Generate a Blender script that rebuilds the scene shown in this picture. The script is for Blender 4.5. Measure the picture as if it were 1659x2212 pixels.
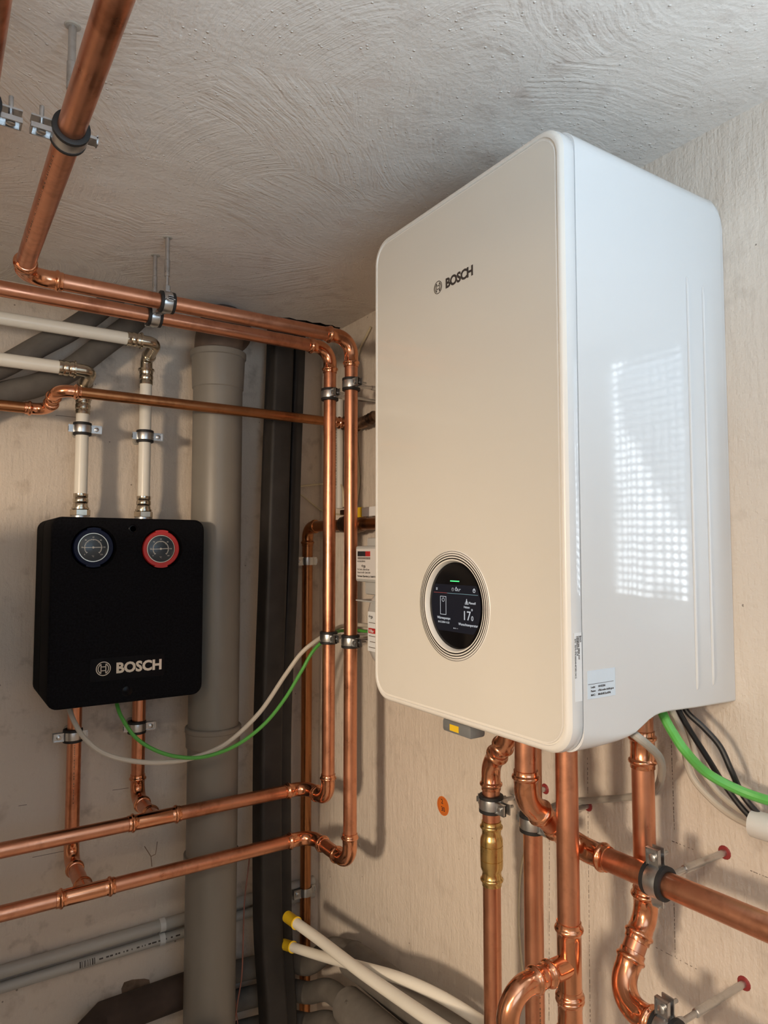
import bpy, bmesh, math, random
from mathutils import Vector, Matrix
random.seed(7)
for o in list(bpy.data.objects): bpy.data.objects.remove(o)
SC = bpy.context.scene
COL = SC.collection
R_ = math.radians

# ------------------------------------------------------------------ camera
# x = along the left wall (0 at the room corner), y = along the boiler wall, z up
Z0 = 1.505
CAM = Vector((-0.8754, -1.6435, Z0))
RM = Matrix(((0.83537779, 0.03153061, 0.54877115),
             (-0.54967622, 0.04791906, 0.83400229),
             (0.0, -0.99835344, 0.05736215)))       # columns: right, down, forward
FPX, PX0, PY0 = 1496.78, 829.5, 1106.0
cd = bpy.data.cameras.new('camera')
cam = bpy.data.objects.new('camera', cd); COL.objects.link(cam)
cd.sensor_fit = 'VERTICAL'; cd.sensor_height = 24.0; cd.lens = FPX / 2212.0 * 24.0
cd.clip_start = 0.02
right, down, fwd = RM.col[0], RM.col[1], RM.col[2]
cam.matrix_world = Matrix(((right.x, -down.x, -fwd.x, CAM.x), (right.y, -down.y, -fwd.y, CAM.y),
                           (right.z, -down.z, -fwd.z, CAM.z), (0, 0, 0, 1)))
SC.camera = cam

# ------------------------------------------------------------------ light and exposure
SC.view_settings.view_transform = 'Standard'; SC.view_settings.look = 'None'
SC.view_settings.gamma = 1.0; SC.view_settings.use_curve_mapping = False
SC.view_settings.exposure = 0.0
w = bpy.data.worlds.new('sky'); SC.world = w; w.use_nodes = True
w.node_tree.nodes['Background'].inputs[0].default_value = (0.55, 0.68, 0.9, 1)
w.node_tree.nodes['Background'].inputs[1].default_value = 0.6

def area(name, loc, target, sx, sy, power, col):
    l = bpy.data.lights.new(name, 'AREA'); l.shape = 'RECTANGLE'; l.size = sx; l.size_y = sy
    l.energy = power; l.color = col
    o = bpy.data.objects.new(name, l); COL.objects.link(o); o.location = loc
    o.rotation_euler = (Vector(target) - Vector(loc)).to_track_quat('-Z', 'Y').to_euler()
    return o
# daylight: back window, an uplight added to brighten the ceiling, and the side window
area('daylight_back_window', (-0.65, -2.33, 1.60), (-0.55, -1.0, 1.50), 0.8, 0.65, 2.3, (0.46, 0.72, 1.0))
up = area('added_ceiling_uplight', (-0.72, -2.30, 1.46), (-0.42, -1.45, 2.50), 0.7, 0.4, 7.0, (0.65, 0.84, 1.0)); up.data.spread = R_(88)
area('daylight_side_window', (0.04, -1.29, 1.62), (-0.6, -1.29, 1.62), 0.15, 0.36, 0.10, (0.62, 0.80, 1.0))
# warm fill added under the ceiling behind the camera to raise the ambient light
area('added_ceiling_fill', (-1.80, -1.95, 2.035), (-1.80, -1.95, 0.0), 1.1, 0.12, 11.0, (1.0, 0.80, 0.60))
# warm room lamp to the left of the camera
LAMP = Vector((-2.15, -1.75, Z0 + 0.10))
ld = bpy.data.lights.new('room_lamp', 'SPOT'); ld.energy = 138; ld.color = (1.0, 0.79, 0.575)
ld.shadow_soft_size = 0.10; ld.spot_size = R_(76); ld.spot_blend = 1.0
lo = bpy.data.objects.new('room_lamp', ld); COL.objects.link(lo); lo.location = LAMP
lo.rotation_euler = (Vector((-0.20, -0.15, Z0 - 0.75)) - LAMP).to_track_quat('-Z', 'Y').to_euler()

# ------------------------------------------------------------------ survey helpers (photo pixel + known plane -> place in the room)
def ray(px, py): return RM @ Vector((px - PX0, py - PY0, FPX))
def atL(px, py, d=0.0):
    q = ray(px, py); return CAM + q * ((-d - CAM.y) / q.y)
def atR(px, py, d=0.0):
    q = ray(px, py); return CAM + q * ((-d - CAM.x) / q.x)
CEIL = Z0 + 0.575
def atC(px, py, d=0.0):
    q = ray(px, py); return CAM + q * ((CEIL - d - CAM.z) / q.z)
EX, EY, EZ = Vector((1, 0, 0)), Vector((0, 1, 0)), Vector((0, 0, 1))
RT = RM.transposed()
def along(P, d, px=None, py=None):
    a = RT @ (Vector(P) - CAM); b = RT @ Vector(d)
    i, c = (0, (px - PX0) / FPX) if px is not None else (1, (py - PY0) / FPX)
    t = (c * a[2] - a[i]) / (b[i] - c * b[2]); return Vector(P) + t * Vector(d)
def V(x, y, z): return Vector((x, y, z + Z0))

# ------------------------------------------------------------------ materials
MATS = {}
class NT:
    def __init__(s, name):
        s.m = bpy.data.materials.new(name); s.m.use_nodes = True
        s.t = s.m.node_tree; s.t.nodes.clear()
        s.out = s.t.nodes.new('ShaderNodeOutputMaterial')
        s.b = s.t.nodes.new('ShaderNodeBsdfPrincipled')
        s.t.links.new(s.b.outputs[0], s.out.inputs[0]); MATS[name] = s.m
    def n(s, typ, ins=None, **kw):
        x = s.t.nodes.new('ShaderNode' + typ)
        for k, v in kw.items(): setattr(x, k, v)
        for k, v in (ins or {}).items():
            if hasattr(v, 'is_linked') or isinstance(v, bpy.types.NodeSocket): s.t.links.new(v, x.inputs[k])
            else: x.inputs[k].default_value = v
        return x
    def set(s, **kw):
        for k, v in kw.items():
            k = k.replace('_', ' ')
            if isinstance(v, bpy.types.NodeSocket): s.t.links.new(v, s.b.inputs[k])
            else: s.b.inputs[k].default_value = v
    def coord(s, which='Object'): return s.n('TexCoord').outputs[which]
    def noise(s, scale, detail=3, rough=0.55, vec=None, out='Fac'):
        return s.n('TexNoise', {'Scale': scale, 'Detail': detail, 'Roughness': rough, 'Vector': vec or s.coord()}).outputs[out]
    def ramp(s, fac, stops):
        r = s.n('ValToRGB', {'Fac': fac}); e = r.color_ramp.elements
        while len(e) < len(stops): e.new(0.5)
        for i, (p, c) in enumerate(stops):
            e[i].position = p; e[i].color = c if len(c) == 4 else (*c, 1)
        return r.outputs[0]
    def math(s, op, a, b=None, c=None):
        ins = {0: a}
        if b is not None: ins[1] = b
        if c is not None: ins[2] = c
        return s.n('Math', ins, operation=op).outputs[0]
    def vmath(s, op, a, b=None, scale=None, out=0):
        ins = {0: a}
        if b is not None: ins[1] = b
        x = s.n('VectorMath', ins, operation=op)
        if scale is not None: x.inputs['Scale'].default_value = scale
        return x.outputs[out]
    def mix(s, f, a, b):
        x = s.n('Mix', data_type='RGBA')
        for i, v in ((0, f), (6, a), (7, b)):
            if isinstance(v, bpy.types.NodeSocket): s.t.links.new(v, x.inputs[i])
            else: x.inputs[i].default_value = v if i == 0 else (*v, 1)[:4]
        return x.outputs[2]
    def bump(s, h, strength=0.3, dist=0.002, normal=None):
        ins = {'Height': h, 'Strength': strength, 'Distance': dist}
        if normal is not None: ins['Normal'] = normal
        return s.n('Bump', ins).outputs[0]

def plain(name, col, rough=0.5, metal=0.0, var=0.0, scale=60, bumpk=0.0, coat=0.0, emit=None, spec=0.5):
    k = NT(name)
    if var:
        k.set(Base_Color=k.ramp(k.noise(scale), [(0.3, tuple(c * (1 - var) for c in col)), (0.7, tuple(min(1, c * (1 + var)) for c in col))]))
    else: k.set(Base_Color=(*col, 1))
    k.set(Roughness=rough, Metallic=metal, Coat_Weight=coat, Coat_Roughness=0.04)
    k.b.inputs['Specular IOR Level'].default_value = spec
    if bumpk: k.set(Normal=k.bump(k.noise(scale * 6), bumpk, 0.001))
    if emit: k.set(Emission_Color=(*emit[:3], 1), Emission_Strength=emit[3])
    return k

def plaster(name, base, dark, strokes=False, dirt=0.22):
    k = NT(name); co = k.coord()
    n1 = k.noise(2.2, 4); n2 = k.noise(16, 4); n3 = k.noise(190, 2)
    c = k.mix(k.ramp(n1, [(0.35, (0, 0, 0)), (0.7, (1, 1, 1))]), tuple(x * 0.93 for x in base), base)
    st = k.ramp(n2, [(0.60, (0, 0, 0)), (0.72, (1, 1, 1))])
    c = k.mix(k.math('MULTIPLY', st, dirt), c, dark)
    rust = k.ramp(k.math('MULTIPLY', k.noise(3.2, 5, 0.65), k.noise(28, 3)), [(0.30, (0, 0, 0)), (0.42, (1, 1, 1))])
    c = k.mix(k.math('MULTIPLY', rust, dirt * 1.2), c, tuple(x * 0.62 for x in dark))
    vo = k.n('TexVoronoi', {'Scale': 34.0, 'Vector': co, 'Randomness': 1.0})
    sp = k.math('LESS_THAN', vo.outputs['Distance'], 0.05 + dirt * 0.06)
    spm = k.math('MULTIPLY', sp, k.math('GREATER_THAN', k.noise(5, 2), 0.57))
    if not strokes: c = k.mix(k.math('MULTIPLY', spm, 0.65), c, (0.10, 0.07, 0.05))
    k.set(Base_Color=c, Roughness=0.85)
    k.b.inputs['Specular IOR Level'].default_value = 0.25
    if strokes:
        # fan-shaped brush strokes: rings about a random point for each patch
        warp = k.vmath('ADD', co, k.vmath('SCALE', k.noise(2.2, 2, out='Color'), scale=0.10))
        vv = k.n('TexVoronoi', {'Scale': 4.2, 'Vector': warp})
        off = k.vmath('SCALE', k.vmath('SUBTRACT', vv.outputs['Color'], (0.5, 0.5, 0.5)), scale=0.62)
        d = k.vmath('DISTANCE', warp, k.vmath('ADD', vv.outputs['Position'], off), out='Value')
        cx_ = k.n('SeparateXYZ', {0: vv.outputs['Color']}).outputs[0]
        sv = k.n('CombineXYZ', {0: k.math('MULTIPLY_ADD', d, 165.0, k.math('MULTIPLY', k.noise(9, 3), 3.0)), 1: k.math('MULTIPLY', cx_, 60.0), 2: k.math('MULTIPLY', k.noise(4, 2), 7.0)}).outputs[0]
        streak = k.n('TexNoise', {'Scale': 1.0, 'Detail': 2.5, 'Roughness': 0.55, 'Vector': sv}).outputs['Fac']
        wv = k.math('MULTIPLY', streak, k.ramp(k.noise(5, 3), [(0.36, (0.12, 0.12, 0.12)), (0.62, (1, 1, 1))]))
        v2 = k.n('TexVoronoi', {'Scale': 105.0, 'Vector': co})
        dots = k.math('MULTIPLY', k.ramp(v2.outputs['Distance'], [(0.05, (1, 1, 1)), (0.2, (0, 0, 0))]), k.math('GREATER_THAN', k.noise(40, 2), 0.52))
        h = k.math('ADD', k.math('MULTIPLY', wv, 1.15), k.math('ADD', k.math('MULTIPLY', dots, 0.6), k.math('ADD', k.math('MULTIPLY', k.noise(150, 4), 0.55), k.math('MULTIPLY', k.noise(7, 4), 3.0))))
        k.set(Base_Color=k.mix(k.math('MULTIPLY', dots, 0.8), c, (0.93, 0.89, 0.84)), Normal=k.bump(h, 0.9, 0.0024))
    else:
        stretch = k.n('Mapping', {'Vector': co, 'Scale': (1.0, 1.0, 0.16)}).outputs[0]
        ridg = k.noise(95, 3, vec=stretch)
        h = k.math('ADD', k.math('MULTIPLY', ridg, 0.95), k.math('ADD', k.math('MULTIPLY', n3, 0.5), k.math('MULTIPLY', k.noise(11, 5), 2.6)))
        k.set(Normal=k.bump(h, 0.8, 0.0026))
    return k
plaster('plaster_left', (0.70, 0.61, 0.52), (0.40, 0.31, 0.24), False, 0.42)
plaster('plaster_right', (0.74, 0.66, 0.575), (0.48, 0.40, 0.33))
plaster('plaster_ceiling', (0.76, 0.70, 0.64), (0.58, 0.44, 0.37), True)
plain('plaster_room', (0.80, 0.76, 0.70), 0.9, var=0.06, scale=3, bumpk=0.2)
plain('concrete_floor', (0.62, 0.58, 0.53), 0.8, var=0.15, scale=4, bumpk=0.2)

def copper(name, lo, hi, r0, r1, metal=1.0):
    k = NT(name); co = k.coord()
    st = k.n('Mapping', {'Vector': co, 'Scale': (1.0, 1.0, 0.5)}).outputs[0]
    n1 = k.noise(11, 5, 0.6, st); n2 = k.noise(70, 3)
    f = k.math('ADD', k.math('MULTIPLY', n1, 0.75), k.math('MULTIPLY', n2, 0.25))
    c = k.ramp(f, [(0.36, lo), (0.5, hi), (0.66, tuple(x * 0.9 for x in hi))])
    k.set(Base_Color=c, Metallic=metal, Roughness=k.ramp(k.noise(25, 4), [(0.3, (r0,) * 3), (0.7, (r1,) * 3)]))
    k.set(Normal=k.bump(k.noise(45, 2), 0.05, 0.001))
copper('copper', (0.47, 0.20, 0.115), (0.72, 0.335, 0.205), 0.27, 0.42)
copper('copper_fitting', (0.55, 0.22, 0.115), (0.80, 0.37, 0.21), 0.13, 0.25)
copper('copper_aged', (0.26, 0.105, 0.045), (0.46, 0.20, 0.085), 0.27, 0.42)
copper('brass', (0.50, 0.32, 0.10), (0.72, 0.50, 0.20), 0.2, 0.33)
copper('nickel', (0.42, 0.37, 0.29), (0.62, 0.56, 0.46), 0.16, 0.28)
copper('zinc', (0.34, 0.34, 0.34), (0.60, 0.61, 0.62), 0.25, 0.40)
copper('bronze_dark', (0.10, 0.07, 0.05), (0.30, 0.20, 0.14), 0.35, 0.5)
plain('rubber', (0.012, 0.012, 0.013), 0.6)
plain('white_enamel', (0.70, 0.715, 0.73), 0.06, coat=0.0)
plain('front_glass', (0.69, 0.66, 0.60), 0.12, coat=0.2)
plain('rim_plastic', (0.76, 0.735, 0.69), 0.32)
plain('groove_black', (0.008, 0.006, 0.006), 0.6, spec=0.1)
plain('display_glass', (0.002, 0.002, 0.003), 0.08, spec=0.22)
plain('display_panel', (0.004, 0.004, 0.006), 0.15, emit=(0.020, 0.021, 0.030, 0.40), spec=0.15)
plain('display_white', (0.1, 0.1, 0.1), 0.3, emit=(0.72, 0.78, 0.85, 0.62))
plain('display_grey', (0.1, 0.1, 0.1), 0.3, emit=(0.4, 0.42, 0.45, 0.5))
plain('display_red', (0.1, 0.02, 0.02), 0.3, emit=(0.5, 0.10, 0.09, 0.5))
plain('display_blue', (0.05, 0.1, 0.12), 0.3, emit=(0.25, 0.42, 0.48, 0.5))
plain('led_green', (0.02, 0.2, 0.05), 0.3, emit=(0.10, 0.95, 0.30, 1.0))
plain('ink', (0.045, 0.035, 0.03), 0.45)
plain('label_white', (0.80, 0.83, 0.86), 0.35)
plain('label_blue', (0.66, 0.76, 0.86), 0.35)
plain('foam_black', (0.0050, 0.0050, 0.0066), 0.9, var=0.5, scale=260, bumpk=0.5, spec=0.12)
plain('gloss_black', (0.002, 0.002, 0.004), 0.25, spec=0.15)
plain('chrome', (0.86, 0.83, 0.80), 0.12, metal=1.0)
plain('gauge_blue', (0.003, 0.006, 0.028), 0.45, spec=0.2)
plain('gauge_red', (0.55, 0.025, 0.02), 0.35)
plain('gauge_face', (0.030, 0.042, 0.056), 0.3, coat=0.2)
plain('gauge_print', (0.72, 0.68, 0.60), 0.5)
plain('drain_grey', (0.20, 0.182, 0.156), 0.42, var=0.07, scale=5)
plain('drain_socket', (0.215, 0.19, 0.16), 0.45, var=0.08, scale=8)
plain('drain_brown', (0.11, 0.075, 0.055), 0.6, var=0.3, scale=14)
plain('seal_white', (0.7, 0.68, 0.62), 0.7)
k = plain('wrap_black', (0.018, 0.0155, 0.0145), 0.6, var=0.4, scale=18, bumpk=0.25)
plain('foam_grey', (0.125, 0.112, 0.098), 0.85, var=0.18, scale=22, bumpk=0.3)
plain('foam_rusty', (0.05, 0.033, 0.025), 0.9, var=0.5, scale=11, bumpk=0.4)
plain('pipe_white', (0.80, 0.77, 0.69), 0.3)
plain('cap_yellow', (0.80, 0.53, 0.02), 0.35)
plain('cable_beige', (0.55, 0.50, 0.43), 0.45)
plain('cable_grey', (0.40, 0.375, 0.33), 0.5)
plain('cable_cream', (0.60, 0.52, 0.36), 0.5)
plain('cable_green', (0.09, 0.36, 0.06), 0.38)
plain('cable_green_bright', (0.11, 0.44, 0.085), 0.38)
plain('cable_black', (0.012, 0.012, 0.014), 0.4)
plain('wire_red', (0.36, 0.14, 0.10), 0.5)
plain('conduit_grey', (0.43, 0.415, 0.38), 0.5, var=0.05, scale=6)
plain('conduit_white', (0.66, 0.655, 0.63), 0.45)
plain('meter_grey', (0.52, 0.53, 0.53), 0.4)
plain('meter_label', (0.72, 0.70, 0.70), 0.5)
plain('counter_dark', (0.03, 0.03, 0.035), 0.3)
plain('counter_red', (0.50, 0.03, 0.03), 0.4)
plain('plug_red', (0.26, 0.03, 0.03), 0.5)
plain('sticker_orange', (0.70, 0.17, 0.02), 0.5)
plain('latch_grey', (0.16, 0.165, 0.17), 0.45)
plain('hole_dark', (0.010, 0.008, 0.007), 0.95, var=0.5, scale=60, bumpk=0.5)
plain('pencil', (0.13, 0.10, 0.08), 0.8)
plain('rough_brown', (0.20, 0.13, 0.085), 0.95, var=0.4, scale=30, bumpk=0.5)
plain('frame_white', (0.75, 0.74, 0.71), 0.4)
plain('lamp_glass', (0.9, 0.85, 0.75), 0.3, emit=(1.0, 0.78, 0.5, 3.0))
# patterned (cast) window glass with daylight behind it: one bright lens for each square of the pattern
k = NT('pattern_glass'); co = k.coord()
sepn = k.n('SeparateXYZ', {0: co})
cell = 0.0128
def tri(s): return k.math('ABSOLUTE', k.math('SUBTRACT', k.math('FRACT', k.math('DIVIDE', s, cell)), 0.5))
wob = k.math('MULTIPLY', k.math('SUBTRACT', k.noise(170, 2), 0.5), 0.45)
dd = k.math('ADD', k.math('SQRT', k.math('ADD', k.math('POWER', tri(sepn.outputs[1]), 2.0), k.math('POWER', tri(sepn.outputs[2]), 2.0))), wob)
lens = k.ramp(dd, [(0.27, (1, 1, 1)), (0.40, (0.10, 0.10, 0.10))])
# what stands outside: a bright patch of sky between darker walls
big = k.noise(7.5, 1.0, 0.4, k.vmath('ADD', co, (0.0, 0.31, 0.10)))
sky = k.ramp(big, [(0.40, (0.16, 0.17, 0.18)), (0.47, (1, 1, 1))])
k.set(Base_Color=(0.25, 0.27, 0.28, 1), Roughness=0.2, Emission_Color=k.mix(1.0, (0, 0, 0), (0.86, 0.94, 1.0)),
      Emission_Strength=k.math('MULTIPLY', k.math('MULTIPLY', lens, sky), 7.0))
plain('window_daylight', (0.3, 0.3, 0.3), 0.3, emit=(0.7, 0.85, 1.0, 0.5))

# ------------------------------------------------------------------ mesh helpers
ORG = {}
class MB:
    def __init__(s): s.v = []; s.f = []
    def add(s, vs, fs):
        o = len(s.v); s.v += [Vector(v) for v in vs]; s.f += [tuple(i + o for i in f) for f in fs]; return s
    def box(s, lo, hi, M=None, bev=0.0):
        lo, hi = Vector(lo), Vector(hi)
        if bev > 0:
            bm = bmesh.new(); bmesh.ops.create_cube(bm, size=1)
            for v in bm.verts: v.co = Vector([lo[i] + (v.co[i] + 0.5) * (hi[i] - lo[i]) for i in range(3)])
            bmesh.ops.bevel(bm, geom=bm.edges[:], offset=bev, segments=2, profile=0.5, affect='EDGES')
            bm.verts.index_update()
            vs = [v.co.copy() for v in bm.verts]; fs = [[v.index for v in f.verts] for f in bm.faces]; bm.free()
        else:
            vs = [Vector((x, y, z)) for z in (lo.z, hi.z) for y in (lo.y, hi.y) for x in (lo.x, hi.x)]
            fs = [(0, 2, 3, 1), (4, 5, 7, 6), (0, 1, 5, 4), (2, 6, 7, 3), (0, 4, 6, 2), (1, 3, 7, 5)]
        if M is not None: vs = [M @ v for v in vs]
        return s.add(vs, fs)
    def sweep(s, pts, rad, seg=20, caps=True, prof=None, up=None):
        pts = [Vector(p) for p in pts]; n = len(pts)
        if not hasattr(rad, '__len__'): rad = [rad] * n
        T = []
        for i in range(n):
            a = pts[max(i - 1, 0)]; b = pts[min(i + 1, n - 1)]
            t = b - a
            if t.length < 1e-9: t = T[-1] if T else Vector((0, 0, 1))
            T.append(t.normalized())
        u = up if up is not None else (EZ if abs(T[0].z) < 0.9 else EX)
        u = (u - T[0] * u.dot(T[0])).normalized()
        vs = []; fs = []
        m = len(prof) if prof else seg
        for i in range(n):
            u = (u - T[i] * u.dot(T[i])).normalized(); w_ = T[i].cross(u)
            for j in range(m):
                if prof: vs.append(pts[i] + u * prof[j][0] * rad[i] + w_ * prof[j][1] * rad[i])
                else:
                    a = 2 * math.pi * j / m; vs.append(pts[i] + (u * math.cos(a) + w_ * math.sin(a)) * rad[i])
        for i in range(n - 1):
            for j in range(m):
                k2 = (j + 1) % m; fs.append((i * m + j, i * m + k2, (i + 1) * m + k2, (i + 1) * m + j))
        if caps: fs.append(tuple(range(m - 1, -1, -1))); fs.append(tuple((n - 1) * m + j for j in range(m)))
        return s.add(vs, fs)
    def cyl(s, a, b, r, seg=16, r2=None): return s.sweep([a, b], [r, r if r2 is None else r2], seg)
    def prof_axis(s, base, axis, prof, seg=32, caps=True):   # prof: list of (t along axis, radius)
        base, axis = Vector(base), Vector(axis).normalized()
        u = EZ if abs(axis.z) < 0.9 else EX
        u = (u - axis * u.dot(axis)).normalized(); w_ = axis.cross(u)
        vs = []; fs = []
        for t, r in prof:
            for j in range(seg):
                a = 2 * math.pi * j / seg; vs.append(base + axis * t + (u * math.cos(a) + w_ * math.sin(a)) * r)
        for i in range(len(prof) - 1):
            for j in range(seg):
                k2 = (j + 1) % seg; fs.append((i * seg + j, i * seg + k2, (i + 1) * seg + k2, (i + 1) * seg + j))
        if caps: fs.append(tuple(range(seg - 1, -1, -1))); fs.append(tuple((len(prof) - 1) * seg + j for j in range(seg)))
        return s.add(vs, fs)
    def ring(s, base, axis, prof, seg=32):                    # closed profile (t, r)
        n0 = len(s.v); s.prof_axis(base, axis, prof, seg, False)
        p = len(prof)
        for j in range(seg):
            k2 = (j + 1) % seg; s.f.append((n0 + (p - 1) * seg + j, n0 + (p - 1) * seg + k2, n0 + k2, n0 + j))
        return s
    def loft(s, loops, cap0=True, cap1=True):
        n0 = len(s.v); m = len(loops[0])
        vs = [p for l in loops for p in l]; fs = []
        for i in range(len(loops) - 1):
            for j in range(m):
                k2 = (j + 1) % m; fs.append((i * m + j, i * m + k2, (i + 1) * m + k2, (i + 1) * m + j))
        if cap0: fs.append(tuple(range(m - 1, -1, -1)))
        if cap1: fs.append(tuple((len(loops) - 1) * m + j for j in range(m)))
        return s.add(vs, fs)
    def build(s, name, mat, parent=None, smooth=35, **tags):
        if parent is not None: org = ORG[parent]
        else:
            xs = [v.x for v in s.v]; ys = [v.y for v in s.v]; zs = [v.z for v in s.v]
            org = tags.pop('origin', None) or Vector(((min(xs) + max(xs)) / 2, (min(ys) + max(ys)) / 2, min(zs)))
        tags.pop('origin', None)
        me = bpy.data.meshes.new(name)
        me.from_pydata([tuple(v - org) for v in s.v], [], s.f); me.update()
        bm = bmesh.new(); bm.from_mesh(me)
        bmesh.ops.recalc_face_normals(bm, faces=bm.faces[:]); bm.to_mesh(me); bm.free()
        if smooth:
            me.shade_smooth(); me.set_sharp_from_angle(angle=R_(smooth))
        me.materials.append(MATS[mat])
        o = bpy.data.objects.new(name, me); COL.objects.link(o)
        if parent is not None: o.parent = parent
        else: o.location = org
        ORG[o] = org
        for k_, v_ in tags.items(): o[k_] = v_
        return o
def empty(name, loc, label, cat, group=None):
    o = bpy.data.objects.new(name, None); COL.objects.link(o); o.location = loc; o.empty_display_size = 0.05
    ORG[o] = Vector(loc); o['label'] = label; o['category'] = cat
    if group: o['group'] = group
    return o
def text(name, body, size, mat, M, parent, thick=0.0002, bold=0.0, align='LEFT', space=1.0):
    c = bpy.data.curves.new(name, 'FONT'); c.body = body; c.size = size; c.extrude = thick; c.offset = bold
    c.align_x = align; c.space_character = space; c.resolution_u = 3
    t = bpy.data.objects.new(name, c); COL.objects.link(t)
    dg = bpy.context.evaluated_depsgraph_get(); dg.update()
    me = bpy.data.meshes.new_from_object(t.evaluated_get(dg)); bpy.data.objects.remove(t); bpy.data.curves.remove(c)
    me.name = name
    org = ORG[parent]
    for v in me.vertices: v.co = (M @ v.co) - org
    me.materials.clear(); me.materials.append(MATS[mat])
    o = bpy.data.objects.new(name, me); COL.objects.link(o); o.parent = parent; ORG[o] = org
    return o
def frame(origin, xdir, ydir):
    x = Vector(xdir).normalized(); y = Vector(ydir).normalized(); z = x.cross(y)
    return Matrix(((x.x, y.x, z.x, origin[0]), (x.y, y.y, z.y, origin[1]), (x.z, y.z, z.z, origin[2]), (0, 0, 0, 1)))
def catmull(pts, n=8):
    p = [Vector(q) for q in pts]; p = [p[0] * 2 - p[1]] + p + [p[-1] * 2 - p[-2]]; out = []
    for i in range(1, len(p) - 2):
        for k_ in range(n):
            t = k_ / n; a, b, c, d = p[i - 1], p[i], p[i + 1], p[i + 2]
            out.append(0.5 * ((2 * b) + (c - a) * t + (2 * a - 5 * b + 4 * c - d) * t * t + (3 * b - a - 3 * c + d) * t ** 3))
    out.append(p[-2]); return out
def arc_corner(P, din, dout, rb, n=10):
    """points of a bend of radius rb about corner P; also the tangent length"""
    din, dout = din.normalized(), dout.normalized()
    th = din.angle(dout); tl = rb * math.tan(th / 2)
    a = P - din * tl
    nn = (dout - din * dout.dot(din)).normalized(); c = a + nn * rb
    return [c + (-nn * math.cos(th * i / n) + din * math.sin(th * i / n)) * rb for i in range(n + 1)], tl

# ------------------------------------------------------------------ pipe helpers
def socket_prof(s):      # distances from the open end, radius added to the tube's
    return [(0.0, 0.0003), (0.0006, 0.0014), (0.0050, 0.0015), (0.0062, 0.0022), (0.0074, 0.0036), (0.0092, 0.0041), (0.0110, 0.0036), (0.0122, 0.0022), (0.0134, 0.0014), (s * 0.75, 0.0012), (s * 0.8, 0.0008), (s, 0.0010)]
def elbow(parent, P, din, dout, r, rb, s=0.026, mat='copper_fitting'):
    pts, tl = arc_corner(P, din, dout, rb, 12)
    din, dout = din.normalized(), dout.normalized()
    path = []; rad = []; sp = socket_prof(s)
    for t, e in sp: path.append(pts[0] - din * (s - t)); rad.append(r + e)
    for q in pts[1:-1]: path.append(q); rad.append(r + 0.0010)
    for t, e in reversed(sp): path.append(pts[-1] + dout * (s - t)); rad.append(r + e)
    MB().sweep(path, rad, 24).build('elbow', mat, parent)
    return tl + s
def tube(parent, a, b, r, mat='copper', name='tube'):
    return MB().cyl(a, b, r, 28).build(name, mat, parent)
def sleeve(parent, c, ax, r, half=0.03, mat='copper_fitting', name='coupling'):
    ax = Vector(ax).normalized(); prof = []
    sp = [q for q in socket_prof(half) if q[0] <= half]
    for t, e in sp: prof.append((-half + t, r + e))
    for t, e in reversed(sp[:-1]): prof.append((half - t, r + e))
    return MB().prof_axis(c, ax, prof, 28).build(name, mat, parent)
def tee(parent, c, ax, br, r, rb=None, half=0.045, hb=0.042, mat='copper_fitting'):
    rb = rb or r; ax = Vector(ax).normalized(); br = Vector(br).normalized(); m = MB()
    prof = [(-half + t, r + e) for t, e in socket_prof(0.02)] + [(half - t, r + e) for t, e in reversed(socket_prof(0.02))]
    m.prof_axis(c, ax, prof, 28)
    prof = [(0.0, rb + 0.001)] + [(hb - t, rb + e) for t, e in reversed(socket_prof(0.02))]
    m.prof_axis(c, br, prof, 24)
    return m.build('tee', mat, parent)
def pipe_run(parent, pts, r, rb=0.034, s=0.026, mat='copper', fmat='copper_fitting', skip=()):
    """tubes between corners, one press elbow on each corner"""
    pts = [Vector(p) for p in pts]; n = len(pts); cut = [0.0] * n
    for i in range(1, n - 1):
        cut[i] = elbow(parent, pts[i], pts[i] - pts[i - 1], pts[i + 1] - pts[i], r, rb, s, fmat)
    for i in range(n - 1):
        d = pts[i + 1] - pts[i]; l = d.length; d.normalize()
        a = cut[i] - 0.012 if cut[i] else 0.0; b = cut[i + 1] - 0.012 if cut[i + 1] else 0.0
        if l - a - b > 0.002: tube(parent, pts[i] + d * a, pts[i + 1] - d * b, r, mat)

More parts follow.
